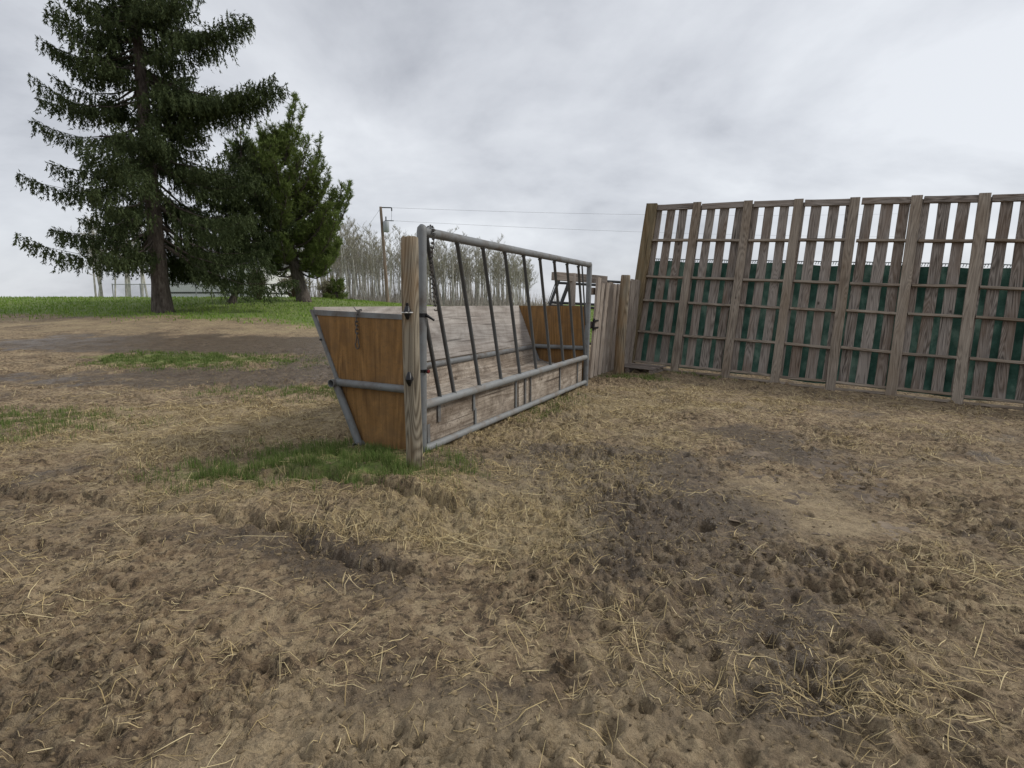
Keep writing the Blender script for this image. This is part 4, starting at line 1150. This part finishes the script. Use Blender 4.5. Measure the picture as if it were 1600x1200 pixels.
# uncountable thin brush along the foot of the wood
n = 9000
y = rng.uniform(48, 70, n); px = rng.uniform(380, 880, n); x = (px-800)/850*y
hh = rng.uniform(.3, 1.0, n)*np.where(rng.random(n) < .22, 3.4, 1.0)*np.where(px > 800, .5, 1)
P0 = np.stack([x, y, base_h(x, y)-.05], 1)
tip = P0 + np.stack([rng.normal(0, .13, n)*hh, rng.normal(0, .13, n)*hh, hh], 1)
sd = np.stack([np.ones(n), np.zeros(n), np.zeros(n)], 1)*rng.uniform(.012, .035, n)[:, None]; dp = sd[:, [1, 0, 2]]
V = np.stack([P0-sd, P0+sd, P0+dp*1.5, tip], 1).reshape(-1, 3); bI = np.arange(n)*4
F = np.concatenate([np.stack([bI, bI+1, bI+3], 1), np.stack([bI+1, bI+2, bI+3], 1), np.stack([bI+2, bI, bI+3], 1)])
o = np_obj('brush', V, F, M_twig); tag(o, 'thin bare saplings and brush along the foot of the wood', 'brush', kind='stuff')

def shrub(label, loc, H, R, n, m, seed, lean=0.5):
    r = random.Random(seed); root = thing('bare_shrub', label, 'shrub', loc); b = MB(); tw = []
    for _ in range(n):
        a = r.uniform(0, 6.283); q = r.uniform(.1, 1)
        p0 = Vector((math.cos(a)*R*.35*q, math.sin(a)*R*.35*q, -.05)); e = Vector((math.cos(a)*R*q, math.sin(a)*R*q, H*r.uniform(.55, 1)*(1.05-.35*q)))
        mid = p0.lerp(e, .5) + Vector((r.uniform(-.15, .15), r.uniform(-.15, .15), .1*H))*R
        b.tube([p0, mid, e], [.016, .011, .004], 3, caps=False)
        for k in range(5):
            u = r.uniform(.3, 1); s_ = mid.lerp(e, u); t_ = s_ + Vector((r.uniform(-1, 1), r.uniform(-1, 1), r.uniform(-.1, 1)))*.28
            b.tube([s_, t_], [.008, .003], 3, caps=False); tw.append((s_, t_))
    b.build('stems', m, root)
    V, F = needle_mesh(np.array([(tuple(a), tuple(c)) for a, c in tw]), 6, 0.06, 0.03, 0.6); np_obj('buds', V, F, M_bud, root)
M_brown = island_mat('brown_twigs', [(0.0, (0.06, 0.042, 0.03)), (0.5, (0.13, 0.098, 0.066)), (1.0, (0.24, 0.185, 0.125))], noise_amt=0.3)
for lab, x, y, H, R, n, s in (('upright brown bare shrub between the curved spruce trunk and the pine', -13.2, 28.6, 1.75, 0.50, 170, 1), ('spreading leafless shrub just left of the pine trunk', -12.3, 31.5, 1.5, 1.0, 150, 2), ('low tangled brown shrub right behind the pine trunk', -11.0, 33.5, 1.3, 1.0, 140, 3)):
    shrub(lab, (x, y, hb(x, y)), H, R, n, M_brown, s)

# ------------------------------------------------------------------ white house and wire fence far left
hx0, hx1, hy = -25.6, -18.2, 40.0; hz = hb(-20, hy)
house = thing('white_house', 'low white house with horizontal siding behind the spruces', 'house', (hx0, hy, hz))
def siding():
    m, n, l, b = new_mat('white_siding')
    tc = n.new('ShaderNodeTexCoord'); wv = n.new('ShaderNodeTexWave'); wv.bands_direction = 'Z'; wv.wave_profile = 'SAW'; wv.inputs['Scale'].default_value = 1.6
    l.new(tc.outputs['Object'], wv.inputs['Vector'])
    l.new(mix(n, l, noise(n, l, tc.outputs['Object'], 3, 4), (0.68, 0.69, 0.70), (0.80, 0.80, 0.80)), b.inputs['Base Color'])
    bump(n, l, b, wv.outputs['Fac'], 0.6, 0.02); b.inputs['Roughness'].default_value = 0.5
    return m
M_side = siding()
b = MB(); b.box((0, 0, 0.62), (hx1-hx0, 6, 2.55)); b.build('wall', M_side, house)
b = MB(); b.box((0.06, 0.06, -0.3), (hx1-hx0-.06, 5.9, 0.50)); b.build('skirting', M_side, house)
b = MB(); b.box((0.03, 0.03, 0.50), (hx1-hx0-.03, 5.95, 0.62)); b.build('sill_band', plain('dark_band', (0.05, 0.05, 0.05)), house)
b = MB(); W_ = hx1-hx0; b.add([(-.3, -.4, 2.55), (W_+.3, -.4, 2.55), (W_+.3, 6.4, 2.55), (-.3, 6.4, 2.55), (-.3, 3, 3.9), (W_+.3, 3, 3.9)], [(0,1,5,4),(2,3,4,5),(1,2,5),(3,0,4),(3,2,1,0)]); b.build('roof', plain('grey_shingles', (0.12, 0.12, 0.125), .9), house)
M_glass = plain('window_glass', (0.03, 0.035, 0.04), 0.1, .1)
for x in (3.2,):
    b = MB(); b.box((x-.06, -.03, 1.04), (x+1.26, .0, 2.16)); f = b.build('window', M_side, house)
    b = MB(); b.box((x, -.045, 1.1), (x+1.2, -.031, 2.1)); b.build('pane', M_glass, f)
M_galv = paint_metal('galvanised_wire', (0.34, 0.35, 0.36), amt=.2)
wf = thing('wire_fence', 'galvanised wire mesh fence in front of the white house', 'fence', (-26.4, 36.5, hb(-22, 36.5)))
L = 11.0
for i in range(7):
    b = MB(); b.tube([(L*i/6, 0, -.2), (L*i/6, 0, 1.05)], .035, 8); b.build('post', M_galv, wf, True)
b = MB(); b.tube([(0, 0, 1.0), (L, 0, 1.0)], .025, 8); b.build('top_rail', M_galv, wf, True)
b = MB(); x = -1.0
while x < L:
    for sg in (1, -1):
        xa, xb = (x, x+1.0) if sg > 0 else (x+1.0, x)
        if min(xa, xb) >= 0 and max(xa, xb) <= L: b.tube([(xa, .005*sg, 0.02), (xb, .005*sg, 1.0)], .005, 3, caps=False)
    x += 0.13
o = b.build('wire_mesh', M_galv, wf)

bpy.context.view_layer.update()
